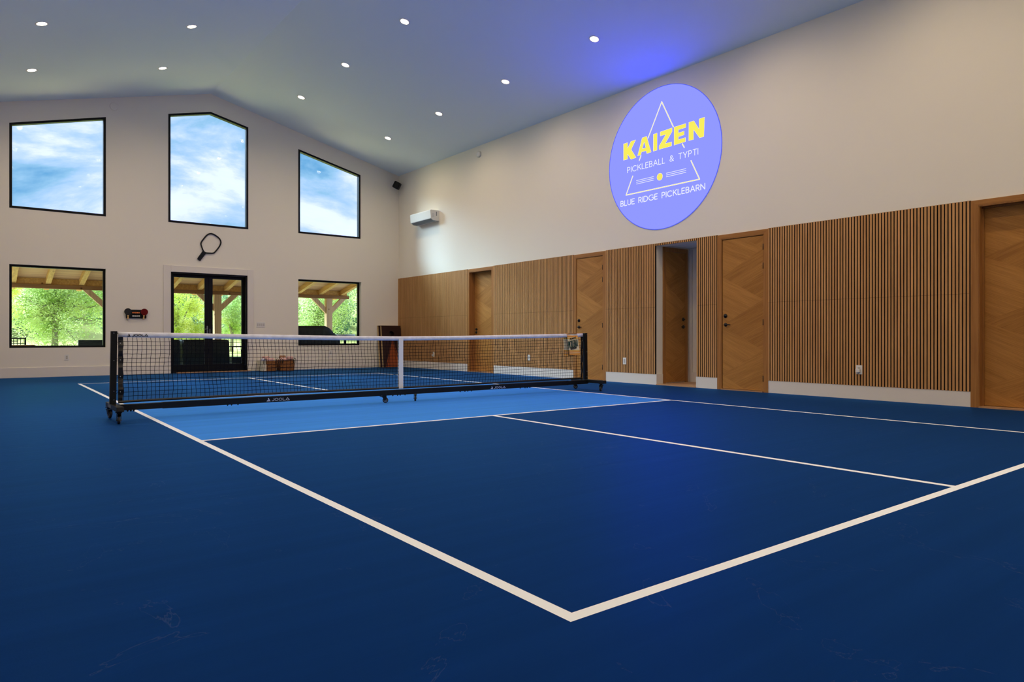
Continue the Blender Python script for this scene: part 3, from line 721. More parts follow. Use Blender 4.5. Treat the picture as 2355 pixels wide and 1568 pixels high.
k = MB(); k.prism([(x, YF-.03, z) for x, z in [(2.935, 2.955), (3.012, 2.895), (2.893, 2.728), (2.876, 2.695), (2.806, 2.745), (2.822, 2.780)]], (0, 0, 0), (0, .0295, 0)); k.obj('handle', M_blackm, pa, bevel=.006)

# table tennis rack with two bats and eight balls
rk = thing('bat_rack', 'black wall rack holding table tennis bats and balls, left of the glass doors', 'rack', (1.49, YF-.03, 1.39))
k = MB(); k.box(1.285, 1.700, YF-.012, YF-.0005, 1.290, 1.488); k.obj('back_board', M_blackm, rk, bevel=.004)
for z in (1.396, 1.321):
    k = MB(); k.box(1.408, 1.574, YF-.052, YF-.012, z-.012, z-.003); k.box(1.408, 1.574, YF-.052, YF-.048, z-.003, z+.004); k.obj('ball_shelf', M_blackm, rk)
for x in (1.335, 1.655):
    k = MB(); k.box(x-.045, x-.03, YF-.05, YF-.012, 1.30, 1.36).box(x+.03, x+.045, YF-.05, YF-.012, 1.30, 1.36); k.obj('bat_holder', M_blackm, rk)
M_or = mat('orange_ball', lin(226, 120, 60), .5); M_wb = mat('white_ball', lin(225, 222, 218), .5); M_red = mat('red_rubber', lin(98, 6, 11), .7, spec=.2); M_brub = mat('black_rubber_sheet', (.006, .006, .007, 1), .7); M_bat = wood('bat_wood', (.50, .30, .12, 1), (.68, .45, .2, 1), 'z')
def bat(x, z, tilt, m, label):
    o = thing('table_tennis_bat', label, 'table tennis bat', (x, YF-.045, z))
    R_ = Matrix.Translation((x, YF-.045, z)) @ Matrix.Rotation(tilt, 4, 'Y'); Rd = R_ @ Matrix.Rotation(PI/2, 4, 'X')
    k = MB(); k.lathe([(.076, -.003), (.076, .003)], Rd, 36); k.prism([tuple(R_ @ Vector(p)) for p in [(-.024, -.003, -.070), (.024, -.003, -.070), (.0115, -.003, -.10), (-.0115, -.003, -.10)]], (0, 0, 0), (0, .006, 0)); k.obj('blade', M_bat, o)
    k = MB(); k.lathe([(.0765, .0031), (.0765, .0055)], Rd, 36); k.lathe([(.0765, -.0055), (.0765, -.0031)], Rd, 36); k.obj('rubber', m, o)
    k = MB(); k.prism([tuple(R_ @ Vector(p)) for p in [(-.0135, -.012, -.088), (.0135, -.012, -.088), (.012, -.012, -.12), (.021, -.012, -.168), (-.021, -.012, -.168), (-.012, -.012, -.12)]], (0, 0, 0), (0, .024, 0)); k.obj('handle', M_bat, o, bevel=.004)
bat(1.325, 1.438, 0.0, M_brub, 'table tennis bat with a black face, left end of the black rack')
bat(1.659, 1.438, math.radians(6), M_red, 'table tennis bat with a red face, right end of the black rack')
NTH = ['leftmost', 'second from left', 'third from left', 'rightmost']
for i in range(4):
    for z, m, c in ((1.4135, M_or, 'orange'), (1.3385, M_wb, 'white')):
        k = MB(); x = 1.429+.0405*i; k.sphere((x, YF-.031, z), .0195, 14)
        loose('table_tennis_ball', k, m, '%s table tennis ball, %s of four in its row on the rack' % (c, NTH[i]), 'ball', (x, YF-.031, z), 'table tennis balls on the rack')

# ================================================================== NET
NX0, NX1, NY = -.322, 6.450, 6.70
nc = crt(3.05, 6.70)
net = thing('pickleball_net', 'wheeled pickleball net with black frame and white top band across the court', 'net', (nc[0], nc[1], 0), -PHI)
def N3(x, y, z): return (x-3.05, y-6.70, z)
def nobj(mb, name, m, parent=None, bevel=0): 
    return mb.obj(name, m, parent or net, world=False, bevel=bevel)
class NB(MB):
    def obj2(s, name, m, parent=None, bevel=0):
        s.v = [(x-3.05, y-6.70, z) for x, y, z in s.v]; return nobj(s, name, m, parent, bevel)
for sx, x in ((-1, NX0), (1, NX1)):
    k = NB(); ln_ = .007*sx
    b_ = [(x-.028-(-ln_), 6.665), (x+.028+ln_, 6.665), (x+.028+ln_, 6.715), (x-.028+ln_, 6.715)]
    b = len(k.v); xb = x+ln_*1.0
    for z, xx in ((.168, xb), (.926, x-ln_*.6)):
        for dx, yy in ((-.029, 6.662), (.029, 6.662), (.029, 6.716), (-.029, 6.716)): k.v.append((xx+dx, yy, z))
    for q in ((0,3,2,1),(4,5,6,7),(0,1,5,4),(1,2,6,5),(2,3,7,6),(3,0,4,7)): k.f.append(tuple(b+i for i in q)); k.m.append(0); k.smooth.append(False)
    post = k.obj2('post', M_blackm, bevel=.003)
    for z in (.905, .62, .30, .21):
        k = NB(); k.lathe([(.0042, 0), (.0042, .002), (.002, .004)], Matrix.Translation((xb+.008, 6.662, z)) @ Matrix.Rotation(PI/2, 4, 'X'), 10); k.obj2('bolt', M_chrome, post)
    k = NB(); k.box(x-.033, x+.033, 6.235, 6.995, .120, .168); ft = k.obj2('foot', M_blackm, bevel=.003)
    k = NB(); k.box(x-.030, x+.030, 6.233, 6.2352, .125, .163); k.obj2('end_cap', M_rubber, ft)
    if sx < 0:
        k = NB(); k.box(x-.0342, x-.033, 6.62, 6.80, .130, .158); k.obj2('data_label', M_greyhub, ft)
    # tension latch strap between post and net
k = NB(); k.box(NX0+.03, NX1-.03, 6.600, 6.655, .100, .162); beam = k.obj2('base_beam', M_blackm, bevel=.003)
k = NB(); k.box(NX0+.45, NX1-.45, 6.5985, 6.6565, .097, .165); k.obj2('beam_sleeve', M_blackm, beam)
for x in (NX0+.03, NX1-.03):
    k = NB(); k.box(x-.02, x+.02, 6.60, 6.70, .106, .160); k.obj2('beam_bracket', M_blackm, beam)
for grp in ((-.143, -.23+.03, -.17), (.804, .847, .918), (2.897, 2.967, 3.006, 3.078), (3.959, 4.04, 4.09, 4.153), (5.042, 5.135, 5.177, 5.229)):
    for x in grp: k = NB(); k.lathe([(.011, .099), (.009, .091), (.003, .082)], Matrix.Translation((x, 6.628, 0)), 8); k.obj2('spring_button', M_rubber, beam)
def wordmark(x0, x1, z0, z1, y, m, parent, name='wordmark'):
    k = NB(); H = z1-z0; L_ = x1-x0; th = H*.20
    fn = lambda u, v, d: (x0+u, y-d, z0+v)
    # mark: leaning triangle with a notch
    a = L_*.16
    for poly in ([(0, 0), (a*1.0, 0), (a*.80, H*.32), (a*.55, H*.32), (a*.48, H*.42), (a*.24, H*.42)], [(a*.40, H*1.12), (a*.55, H*1.12), (a*1.02, 0), (a*.70, 0), (a*.36, H*.80)]):
        k.prism([(x0+u, y, z0+v) for u, v in poly], (0, 0, 0), (0, -.0012, 0))
    cx0 = L_*.215; w = L_*.150; gap = L_*.0165
    def st(pts): ribbon(k, pts, th, fn, .0012)
    t2 = th/2
    st([(cx0+t2, t2), (cx0+w*.45, t2), (cx0+w*.62, H*.30), (cx0+w*.62, H-t2)])
    x_ = cx0+w*.80
    for _ in range(2):
        st(arc(x_+w*.5, H/2, w*.5-t2, H/2-t2, 0, 360, 20)); x_ += w+gap
    st([(x_+t2, H-t2), (x_+t2, t2), (x_+w*.72, t2)]); x_ += w*.84
    st([(x_+t2, t2), (x_+w*.52, H-t2), (x_+w*1.05, t2), (x_+w*.42, t2)])
    return k.obj2(name, m, parent)
wordmark(1.262-.03, 1.262+.285-.03, .110, .145, 6.598, M_logo_ink, beam)
wordmark(4.470, 4.752, .108, .140, 6.598, M_logo_ink, beam)
# casters
def caster(x, y, ang, parent):
    o = bpy.data.objects.new('caster', None)
    R_ = Matrix.Translation((x, y, 0)) @ Matrix.Rotation(ang, 4, 'Z')
    k = NB(); k.box(-.030, .030, -.030, .030, .112, .119, M=R_); k.lathe([(.022, .098), (.022, .112)], R_, 16)
    for s_ in (-1, 1):
        k.prism([tuple(R_ @ Vector((px, s_*.019-.0015, pz))) for px, pz in [(-.028, .100), (.024, .100), (.024, .085), (-.002, .030), (-.030, .030), (-.034, .060)]], (0, 0, 0), tuple(R_.to_3x3() @ Vector((0, .003, 0))))
    k.prism([tuple(R_ @ Vector((px, -.016, pz))) for px, pz in [(.010, .085), (.058, .096), (.060, .090), (.016, .070)]], (0, 0, 0), tuple(R_.to_3x3() @ Vector((0, .032, 0))))
    fork = k.obj2('caster', M_blackm, parent)
    Wm = R_ @ Matrix.Translation((-.016, 0, .0375)) @ Matrix.Rotation(PI/2, 4, 'X')
    k = NB(); k.lathe([(.030, -.0125), (.0365, -.009), (.0372, 0), (.0365, .009), (.030, .0125)], Wm, 24); wh = k.obj2('wheel', M_rubber, fork)
    k = NB(); k.lathe([(.012, -.0132), (.025, -.0130), (.025, -.0120)], Wm, 20); k.lathe([(.025, .0120), (.025, .0130), (.012, .0132)], Wm, 20); k.lathe([(.006, -.024), (.006, .024)], Wm, 10); k.obj2('hub', M_greyhub, fork)
caster(NX0-.005, 6.285, math.radians(78), net); caster(NX0-.010, 6.90, math.radians(100), net)
caster(NX1-.02, 6.30, math.radians(20), net); caster(NX1-.01, 6.93, math.radians(160), net)
caster(2.77, 6.628, math.radians(150), net); caster(3.235, 6.628, math.radians(60), net)
# top band (sags to the middle), strap, hems, mesh
def topz(x): t = (x-3.05)/3.35; return .868 + .048*abs(t)**1.35
xs = [NX0+.045+(NX1-NX0-.09)*i/60 for i in range(61)]
k = NB(); random.seed(3)
for yy in (6.690, 6.710):
    pass
prof = [(6.692, .0), (6.690, -.025), (6.693, -.052), (6.707, -.052), (6.710, -.025), (6.708, .0), (6.700, .004)]
b = 0; rings = []
for i, x in enumerate(xs):
    t = topz(x); w = .0016*math.sin(i*1.7)+.001*math.sin(i*4.1)
    k.v += [(x, y+w*(1 if dz < -.02 else .3), t+dz) for y, dz in prof]
P_ = len(prof)
for i in range(len(xs)-1):
    for j in range(P_):
        l = (j+1) % P_; k.f.append((i*P_+j, i*P_+l, (i+1)*P_+l, (i+1)*P_+j)); k.m.append(0); k.smooth.append(True)
k.f.append(tuple(range(P_))); k.m.append(0); k.smooth.append(False); k.f.append(tuple((len(xs)-1)*P_+j for j in range(P_))); k.m.append(0); k.smooth.append(False)
band = k.obj2('top_band', M_tape)
wordmark(-.196, .012, .869, .897, 6.6885, M_blackink, band)
k = NB(); k.tube([(NX0+.02, 6.70, .905), (NX0+.048, 6.70, .905)], .004, 6); k.tube([(NX1-.05, 6.70, .905), (NX1-.02, 6.70, .905)], .004, 6)
for x, s_ in ((NX0+.029, 1), (NX1-.029, -1)):
    for z in (.80, .625, .45, .29): k.tube([(x-.002*s_, 6.70, z-.02), (x+.022*s_, 6.70, z), (x-.002*s_, 6.70, z+.02)], .0022, 5); k.tube([(x+.022*s_, 6.70, z), (x+.048*s_, 6.70, z)], .0022, 5)
k.obj2('lacing', M_rubber)
def botz(x): 
    t = abs((x-3.05)/3.35); return .182 + .018*max(0, t-.9)/.1*0 + .012*math.sin(x*1.3)*.3 + .004
for s_ in (-1, 1):
    x = (NX0+.045) if s_ < 0 else (NX1-.045); k = NB(); n = 24
    for i in range(n+1):
        z = .168 + (topz(x)-.05-.168)*i/n; w = .006*math.sin(i*.9)+.003*math.sin(i*2.3)
        k.v += [(x, 6.696+w, z), (x-s_*.045-.004*math.sin(i*1.1), 6.690+w*1.4, z), (x-s_*.045-.004*math.sin(i*1.1), 6.7, z), (x, 6.706+w, z)]
    for i in range(n):
        for j in range(4):
            l = (j+1) % 4; k.f.append((i*4+j, i*4+l, (i+1)*4+l, (i+1)*4+j)); k.m.append(0); k.smooth.append(False)
    hem = k.obj2('side_hem', M_hem)
    for z in (.80, .625, .45, .29):
        k = NB(); k.lathe([(.003, 0), (.0048, .001), (.0048, .002), (.003, .0025)], Matrix.Translation((x-s_*.018, 6.684, z)) @ Matrix.Rotation(PI/2, 4, 'X'), 10); k.obj2('grommet', M_chrome, hem)
k = NB(); n = 80
for i in range(n+1):
    x = NX0+.05+(NX1-NX0-.10)*i/n; z = botz(x); e_ = min(i, n-i)/n
    lift = -.006*math.exp(-((x-NX0)/.12)**2)
    k.v += [(x, 6.694, z-.012+lift), (x, 6.689, z+lift), (x, 6.694, z+.013+lift), (x, 6.706, z+.013+lift), (x, 6.706, z-.012+lift)]
for i in range(n):
    for j in range(5):
        l = (j+1) % 5; k.f.append((i*5+j, i*5+l, (i+1)*5+l, (i+1)*5+j)); k.m.append(0); k.smooth.append(False)
k.obj2('bottom_hem', M_hem)
k = NB(); k.box(3.018, 3.082, 6.684, 6.689, .182, .845); k.box(3.018, 3.082, 6.711, 6.716, .182, .845); k.box(3.018, 3.082, 6.684, 6.716, .173, .182); k.obj2('centre_strap', mat('white_strap', lin(235, 238, 236), .7))
# mesh cords
random.seed(11); k = NB(); nx = 148; nz = 15; x0_, x1_ = NX0+.085, NX1-.085
def jx(i, j):
    x = x0_+(x1_-x0_)*i/nx; f_ = j/nz
    return x + .006*math.sin(f_*9+.05*i) + .012*(1-f_)**3*math.sin(i*.35+1) + random.uniform(-.0022, .0022)
zt_ = lambda x: topz(x)-.051
gr = [[None]*(nz+1) for _ in range(nx+1)]
for i in range(nx+1):
    for j in range(nz+1):
        x = jx(i, j); zb_ = botz(x)+.010
        f_ = j/nz
        gr[i][j] = Vector((x, 6.700+.004*math.sin(i*.21+j*.5), zb_+(zt_(x)-zb_)*f_ + (random.uniform(-.0015, .0015) if 0 < j < nz else 0)))
rc = .0023
def cord(a, b):
    t = (b-a).normalized(); u = Vector((0, 1, 0)); w = t.cross(u).normalized()
    o_ = len(k.v)
    for p in (a, b):
        k.v += [tuple(p+u*rc), tuple(p+w*rc), tuple(p-u*rc), tuple(p-w*rc)]
    for q in range(4):
        l = (q+1) % 4; k.f.append((o_+q, o_+l, o_+4+l, o_+4+q)); k.m.append(0); k.smooth.append(False)
for i in range(nx+1):
    for j in range(nz):
        cord(gr[i][j], gr[i][j+1])
for j in range(1, nz+1):
    if j == nz: continue
    for i in range(nx): cord(gr[i][j], gr[i+1][j])
    cord(Vector((NX0+.05, 6.70, gr[0][j].z)), gr[0][j]); cord(gr[nx][j], Vector((NX1-.05, 6.70, gr[nx][j].z)))
for i in range(nx+1):
    for j in range(1, nz):
        p = gr[i][j]; a = .0028; o_ = len(k.v)
        k.v += [tuple(p+Vector(q)*a) for q in ((1,0,0),(0,1,0),(-1,0,0),(0,-1,0),(0,0,1),(0,0,-1))]
        for q in ((0,1,4),(1,2,4),(2,3,4),(3,0,4),(1,0,5),(2,1,5),(3,2,5),(0,3,5)): k.f.append(tuple(o_+w for w in q)); k.m.append(0); k.smooth.append(False)
k.obj2('net_mesh', M_net)

# towel over the right end of the band
def towelmat():
    m = bpy.data.materials.new('striped_towel'); m.use_nodes = True; N, L = m.node_tree.nodes, m.node_tree.links
    b = N['Principled BSDF']; b.inputs['Roughness'].default_value = .9
    t = N.new('ShaderNodeTexCoord'); s_ = N.new('ShaderNodeSeparateXYZ'); L.new(t.outputs['Object'], s_.inputs[0])
    r = N.new('ShaderNodeValToRGB'); r.color_ramp.interpolation = 'CONSTANT'
    mr = N.new('ShaderNodeMapRange'); mr.inputs['From Min'].default_value = -.38; mr.inputs['From Max'].default_value = .03; L.new(s_.outputs['Z'], mr.inputs['Value']); L.new(mr.outputs[0], r.inputs['Fac'])
    O = lin(240, 158, 36); Wt = lin(235, 222, 190); Y = lin(246, 190, 70); P_ = lin(240, 230, 188)
    seq = [(0, O), (.07, Wt), (.09, O), (.15, Wt), (.18, O), (.23, Wt), (.25, Y), (.28, P_), (.72, Y), (.78, Wt), (.80, O), (.85, Wt), (.87, O), (.91, Wt), (.93, O)]
    el = r.color_ramp.elements; el[0].position = 0; el[0].color = O; el[1].position = .07; el[1].color = Wt
    for p, c in seq[2:]:
        e_ = el.new(p); e_.color = c
    L.new(r.outputs['Color'], b.inputs['Base Color']); return m
tw0 = crt(6.165, 6.70)
tw = thing('towel', 'orange and white striped towel with green print hung over the right end of the net', 'towel', (tw0[0], tw0[1], .9165), -PHI)
def sheet(front, z_bot, dx_bot, yoff, x0, x1):
    k = MB(); n = 14; m_ = 8; th = .0035
    for i in range(n+1):
        f_ = i/n; z = 0.004 + (z_bot-.004)*f_; y = yoff*(min(1, f_*8)) + (.004*math.sin(f_*5) if front else 0)
        for j in range(m_+1):
            g = j/m_; x = x0+(x1-x0)*g+dx_bot*f_; w = .004*math.sin(g*7+f_*2)*f_
            k.v.append((x, y+w*(-1 if front else 1), z))
    b = len(k.v); k.v += [(x, y+th*(1 if front else -1), z) for x, y, z in k.v]
    def id_(i, j): return i*(m_+1)+j
    for i in range(n):
        for j in range(m_):
            k.f.append((id_(i, j), id_(i, j+1), id_(i+1, j+1), id_(i+1, j))); k.f.append(tuple(b+q for q in (id_(i, j), id_(i+1, j), id_(i+1, j+1), id_(i, j+1)))); k.m += [0, 0]; k.smooth += [True, True]
    return k
M_tow = towelmat()
k = sheet(True, -.345, .050, -.020, -.122, .108); fr_ = k.obj('front_panel', M_tow, tw, world=False)
k = sheet(False, -.365, .03, .020, -.175, .06); k.obj('back_panel', M_tow, tw, world=False)
k = MB(); k.box(-.124, .108, -.0205, .0205, .003, .0075); k.obj('fold', M_tow, tw, world=False)
M_green = mat('dark_green_print', lin(16, 72, 62), .9)
k = MB(); fn = lambda u, v, d: (u-v*.10-.005, -.0275-d, v)
lettering(k, 'PICKLEBALL', -.115, .105, -.240, -.125, .0088, fn, .001, gap=.34, slope=.18); k.obj('large_lettering', M_green, fr_, world=False)
k = MB(); lettering(k, 'ALWAYS', -.075, .065, -.100, -.070, .007, fn, .001, gap=.22, slope=.16); lettering(k, 'SEASON', -.075, .062, -.262, -.228, .008, fn, .001, gap=.22, slope=.16); k.obj('small_lettering', M_blackink, fr_, world=False)

# ================================================================== CORNHOLE BOARDS, BASKETS
M_board = mat('dark_stained_plywood', lin(40, 14, 9), .45, var=(3, .15, (1, 1, 6))); M_ply = wood('pale_plywood_edge', (.45, .30, .14, 1), (.62, .44, .22, 1), 'z'); M_rust = mat('rust_orange_stain', lin(150, 72, 22), .5)
def ringdisc(k, R_, w, h, cz_, r, mi, front=True):
    """rectangle w x h with a round hole, in local xz plane at y=0"""
    n = 32; out = []
    for i in range(n):
        a = 2*PI*i/n; c, s_ = math.cos(a), math.sin(a)
        # project to rectangle border
        tx = (w/2)/abs(c) if abs(c) > 1e-6 else 1e9
        tz = ((h-cz_) if s_ > 0 else cz_)/abs(s_) if abs(s_) > 1e-6 else 1e9
        t = min(tx, tz); out.append((c*t, cz_+s_*t))
    return out
def cornhole(x, ybot, lean, label, dz=0):
    o = thing('cornhole_board', label, 'cornhole board', (x, ybot, 0))
    R_ = Matrix.Translation((x, ybot, 0)) @ Matrix.Rotation(-lean, 4, 'X')
    w, h = .60, 1.19; k = MB()
    # face with hole: polygons from corners
    n = 32; cz_ = 1.19-.23; r = .075
    inner = [(r*math.cos(2*PI*i/n+PI/4), cz_+r*math.sin(2*PI*i/n+PI/4)) for i in range(n)]
    outer = []
    for i in range(n):
        a = 2*PI*i/n+PI/4; c, s_ = math.cos(a), math.sin(a); t = min(.30/abs(c) if abs(c) > 1e-6 else 9, .20/abs(s_) if abs(s_) > 1e-6 else 9); outer.append((c*t, cz_+s_*t))
    for ya in (0.0, .012):
        for i in range(n):
            j = (i+1) % n; k.face([tuple(R_ @ Vector((p[0], ya, p[1]))) for p in (outer[i], outer[j], inner[j], inner[i])])
    for i in range(n):
        j = (i+1) % n; k.face([tuple(R_ @ Vector(p)) for p in ((inner[i][0], 0, inner[i][1]), (inner[j][0], 0, inner[j][1]), (inner[j][0], .012, inner[j][1]), (inner[i][0], .012, inner[i][1]))])
    # corner fills and the rest
    k.box(-w/2, w/2, 0, .012, 0, cz_-.20, M=R_); k.box(-w/2, w/2, 0, .012, cz_+.20, h, M=R_)
    k.obj('playing_face', M_board, o)
    k = MB(); k.box(-w/2, -w/2+.019, .012, .085, 0, h, M=R_).box(w/2-.019, w/2, .012, .085, 0, h, M=R_).box(-w/2, w/2, .012, .085, 0, .019, M=R_).box(-w/2, w/2, .012, .085, h-.019, h, M=R_)
    k.obj('side_rails', M_ply, o)
    k = MB(); k.prism([tuple(R_ @ Vector(p)) for p in ((-.235, -.002, 0.01), (.255, -.002, 0.01), (.25, -.002, .10), (.02, -.002, .80), (0, -.002, .80))], (0, 0, 0), tuple(R_.to_3x3() @ Vector((0, -.001, 0)))); tri = k.obj('painted_triangle', M_rust, o)
    k = MB()
    for a, b in (((-.20, .0), (-.01, .74)), ((.02, .74), (.22, .05))):
        ribbon(k, [a, b], .018, lambda u, v, d: tuple(R_ @ Vector((u, -.0032-d, v+.01))), .0006)
    k.obj('triangle_border', M_board, tri)
    return o
cornhole(7.925, 15.93, math.radians(7), 'dark cornhole board leaning at the far corner, the front one facing the court')
cornhole(7.880, 16.03, math.radians(7), 'second cornhole board, mostly hidden, leaning behind the front one in the corner')
def wicker(name, c1, c2):
    m = bpy.data.materials.new(name); m.use_nodes = True; N, L = m.node_tree.nodes, m.node_tree.links; b = N['Principled BSDF']; b.inputs['Roughness'].default_value = .75
    t = N.new('ShaderNodeTexCoord'); w = N.new('ShaderNodeTexWave'); w.bands_direction = 'Z'; w.inputs['Scale'].default_value = 14; w.inputs['Distortion'].default_value = 3; w.inputs['Detail'].default_value = 3
    L.new(t.outputs['Object'], w.inputs['Vector']); r = N.new('ShaderNodeValToRGB'); r.color_ramp.elements[0].color = c1; r.color_ramp.elements[1].color = c2; L.new(w.outputs['Fac'], r.inputs['Fac']); L.new(r.outputs['Color'], b.inputs['Base Color'])
    bp = N.new('ShaderNodeBump'); bp.inputs['Distance'].default_value = .01; L.new(w.outputs['Fac'], bp.inputs['Height']); L.new(bp.outputs['Normal'], b.inputs['Normal']); return m
M_wick = wicker('seagrass', lin(110, 62, 18), lin(176, 112, 48)); M_liner = mat('cream_liner', lin(216, 210, 190), .9); M_dk = mat('dark_handle', lin(40, 26, 16), .8)
def basket(x0, x1, y0, y1, h, label, liner):
    xc, yc = (x0+x1)/2, (y0+y1)/2; o = thing('wicker_basket', label, 'basket', (xc, yc, 0)); hw, hd = (x1-x0)/2, (y1-y0)/2
    k = MB(); rings = [(0, .93), (.02, .95), (h*.5, 1.0), (h, 1.0), (h, .95), (.02, .90)]
    n = 28
    def sq(a, s_): c, s2 = math.cos(a), math.sin(a); e_ = .28; return (xc+hw*s_*math.copysign(abs(c)**e_, c), yc+hd*s_*math.copysign(abs(s2)**e_, s2))
    for z, s_ in rings:
        for i in range(n): p = sq(2*PI*(i+.5)/n, s_); k.v.append((p[0], p[1], z+.001))
    for a in range(len(rings)-1):
        for i in range(n):
            j = (i+1) % n; k.f.append((a*n+i, a*n+j, (a+1)*n+j, (a+1)*n+i)); k.m.append(0); k.smooth.append(False)
    k.f.append(tuple(range(n))); k.m.append(0); k.smooth.append(False); k.f.append(tuple(5*n+i for i in range(n))); k.m.append(0); k.smooth.append(False)
    k.obj('basket_body', M_wick, o)
    if liner:
        k = MB(); k.box(x0-.006, x0+.10, y0-.005, y0+.004, .01, h+.006).box(x0-.008, x0+.002, y0-.005, y1, .01, h+.006); k.obj('cream_panel', M_liner, o)
    for x in (x0+.02, x1-.02) if not liner else (x0+.06, x1-.01):
        k = MB(); k.tube([(x-.03, y0-.008, h*.72), (x-.026, y0-.012, h+.03), (x, y0-.012, h+.05), (x+.026, y0-.012, h+.03), (x+.03, y0-.008, h*.72)], .008, 8); k.obj('handle', M_dk, o)
    return o
basket(4.22, 4.60, 15.83, 16.20, .262, 'wicker basket of folded towels with a cream side panel, next to the glass doors', True)
basket(4.68, 5.06, 15.83, 16.20, .268, 'wicker basket of rolled towels, the one farther from the glass doors', False)
def stripemat(name, c1, c2, s=30, ax='X'):
    m = bpy.data.materials.new(name); m.use_nodes = True; N, L = m.node_tree.nodes, m.node_tree.links; b = N['Principled BSDF']; b.inputs['Roughness'].default_value = .95
    t = N.new('ShaderNodeTexCoord'); w = N.new('ShaderNodeTexWave'); w.bands_direction = ax; w.inputs['Scale'].default_value = s; w.inputs['Distortion'].default_value = 1.5
    L.new(t.outputs['Object'], w.inputs['Vector']); r = N.new('ShaderNodeValToRGB'); r.color_ramp.elements[0].color = c1; r.color_ramp.elements[0].position = .4; r.color_ramp.elements[1].color = c2; r.color_ramp.elements[1].position = .6
    L.new(w.outputs['Fac'], r.inputs['Fac']); L.new(r.outputs['Color'], b.inputs['Base Color']); return m
M_ts = [stripemat('red_striped_cotton', lin(176, 92, 84), lin(236, 218, 214), 22, 'DIAGONAL'), stripemat('blue_striped_cotton', lin(92, 104, 168), lin(232, 234, 240), 26, 'DIAGONAL')]
random.seed(5)
def rolled(x, y, z, r, ln_, m, tilt, label, grp):
    o = MB(); R_ = Matrix.Translation((x, y, z)) @ Matrix.Rotation(tilt, 4, 'Z') @ Matrix.Rotation(PI/2, 4, 'Y')
    prof = [(r*.75, -ln_/2), (r, -ln_/2+.012), (r*1.04, -ln_/4), (r*.97, 0), (r*1.03, ln_/4), (r, ln_/2-.012), (r*.75, ln_/2)]
    o.lathe(prof, R_, 16); return loose('rolled_towel', o, m, label, 'towel', (x, y, z), grp)
for i, (x, y, z, m, w) in enumerate([(4.275, 15.92, .278, 1, 'blue striped one at the left'), (4.45, 15.91, .282, 0, 'red striped one at the right front'), (4.38, 16.05, .325, 0, 'red striped one on top')]):
    rolled(x, y, z, .048, .18 if i else .085, M_ts[m], .2*max(0, i-1), 'rolled towel in the basket by the glass doors, %s' % w, 'towels in the first basket')
for i, (x, y, z, w) in enumerate([(4.775, 15.92, .285, 'lower front one'), (4.955, 15.93, .315, 'upper right one'), (4.81, 16.07, .335, 'topmost brownish one at the back left')]):
    rolled(x, y, z, .048, .155, M_ts[0] if i < 2 else mat('tan_cotton', lin(150, 112, 84), .95), 0.0, 'rolled towel in the right-hand basket, %s' % w, 'towels in the second basket')

# ================================================================== OUTSIDE: PAVILION
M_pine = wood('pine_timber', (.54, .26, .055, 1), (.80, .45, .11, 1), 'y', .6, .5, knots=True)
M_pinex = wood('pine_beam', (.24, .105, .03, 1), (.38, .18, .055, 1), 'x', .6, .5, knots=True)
M_pinez = wood('pine_post', (.58, .34, .15, 1), (.80, .52, .26, 1), 'z', .6, .5, knots=True)
M_tg = wood('pine_ceiling_boards', (.50, .25, .09, 1), (.72, .41, .17, 1), 'x', .6, .35)
M_deck = mat('patio_concrete', lin(168, 164, 156), .8, bump=(60, .2))
pv = thing('timber_pavilion', 'pine timber pavilion roof on braced posts outside the windows', 'pavilion', (4.2, 18.6, -.12))
YP = 20.0; SLP = .20
def rz(y): return 2.22 + SLP*(YP-y)
for x in (1.43, 4.252, 7.72):
    k = MB(); k.box(x-.098, x+.098, YP-.098, YP+.098, -.12, 2.115); p = k.obj('post', M_pinez, pv, bevel=.006)
for i, (x, s_) in enumerate(((1.43, -1), (1.43, 1), (4.252, -1), (4.252, 1), (7.72, -1), (7.72, 1))):
    k = MB(); xa = x+s_*.098; w = .135
    k.prism([(xa, 0, 1.62), (xa+s_*.50, 0, 2.12), (xa+s_*.50-s_*.19, 0, 2.12), (xa, 0, 1.62+.19)], (0, YP-.05, 0), (0, YP+.05, 0)); k.obj('brace', M_pinez, pv)
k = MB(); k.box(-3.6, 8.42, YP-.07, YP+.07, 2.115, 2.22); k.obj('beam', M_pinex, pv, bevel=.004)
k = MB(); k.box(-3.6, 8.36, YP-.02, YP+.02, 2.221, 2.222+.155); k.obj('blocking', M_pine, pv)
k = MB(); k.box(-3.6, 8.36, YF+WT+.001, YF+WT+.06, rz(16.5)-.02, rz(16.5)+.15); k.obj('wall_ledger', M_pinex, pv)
for i in range(-5, 12):
    xr = .13 + .735*i; k = MB()
    pts = [(0, 16.49, rz(16.49)), (0, 20.55, rz(20.55)), (0, 20.62, rz(20.62)+.06), (0, 20.62, rz(20.62)+.155), (0, 16.49, rz(16.49)+.155)]
    k.prism(pts, (xr-.115, 0, 0), (xr, 0, 0)); k.obj('rafter', M_pine, pv)
k = MB(); k.prism([(0, 16.49, rz(16.49)+.156), (0, 20.75, rz(20.75)+.156), (0, 20.75, rz(20.75)+.176), (0, 16.49, rz(16.49)+.176)], (-3.7, 0, 0), (8.45, 0, 0)); k.obj('roof_boards', M_tg, pv)
k = MB(); k.box(-6, 10, YF+WT+.002, 21.6, -.22, -.12); struct('floor_patio', k, M_deck)

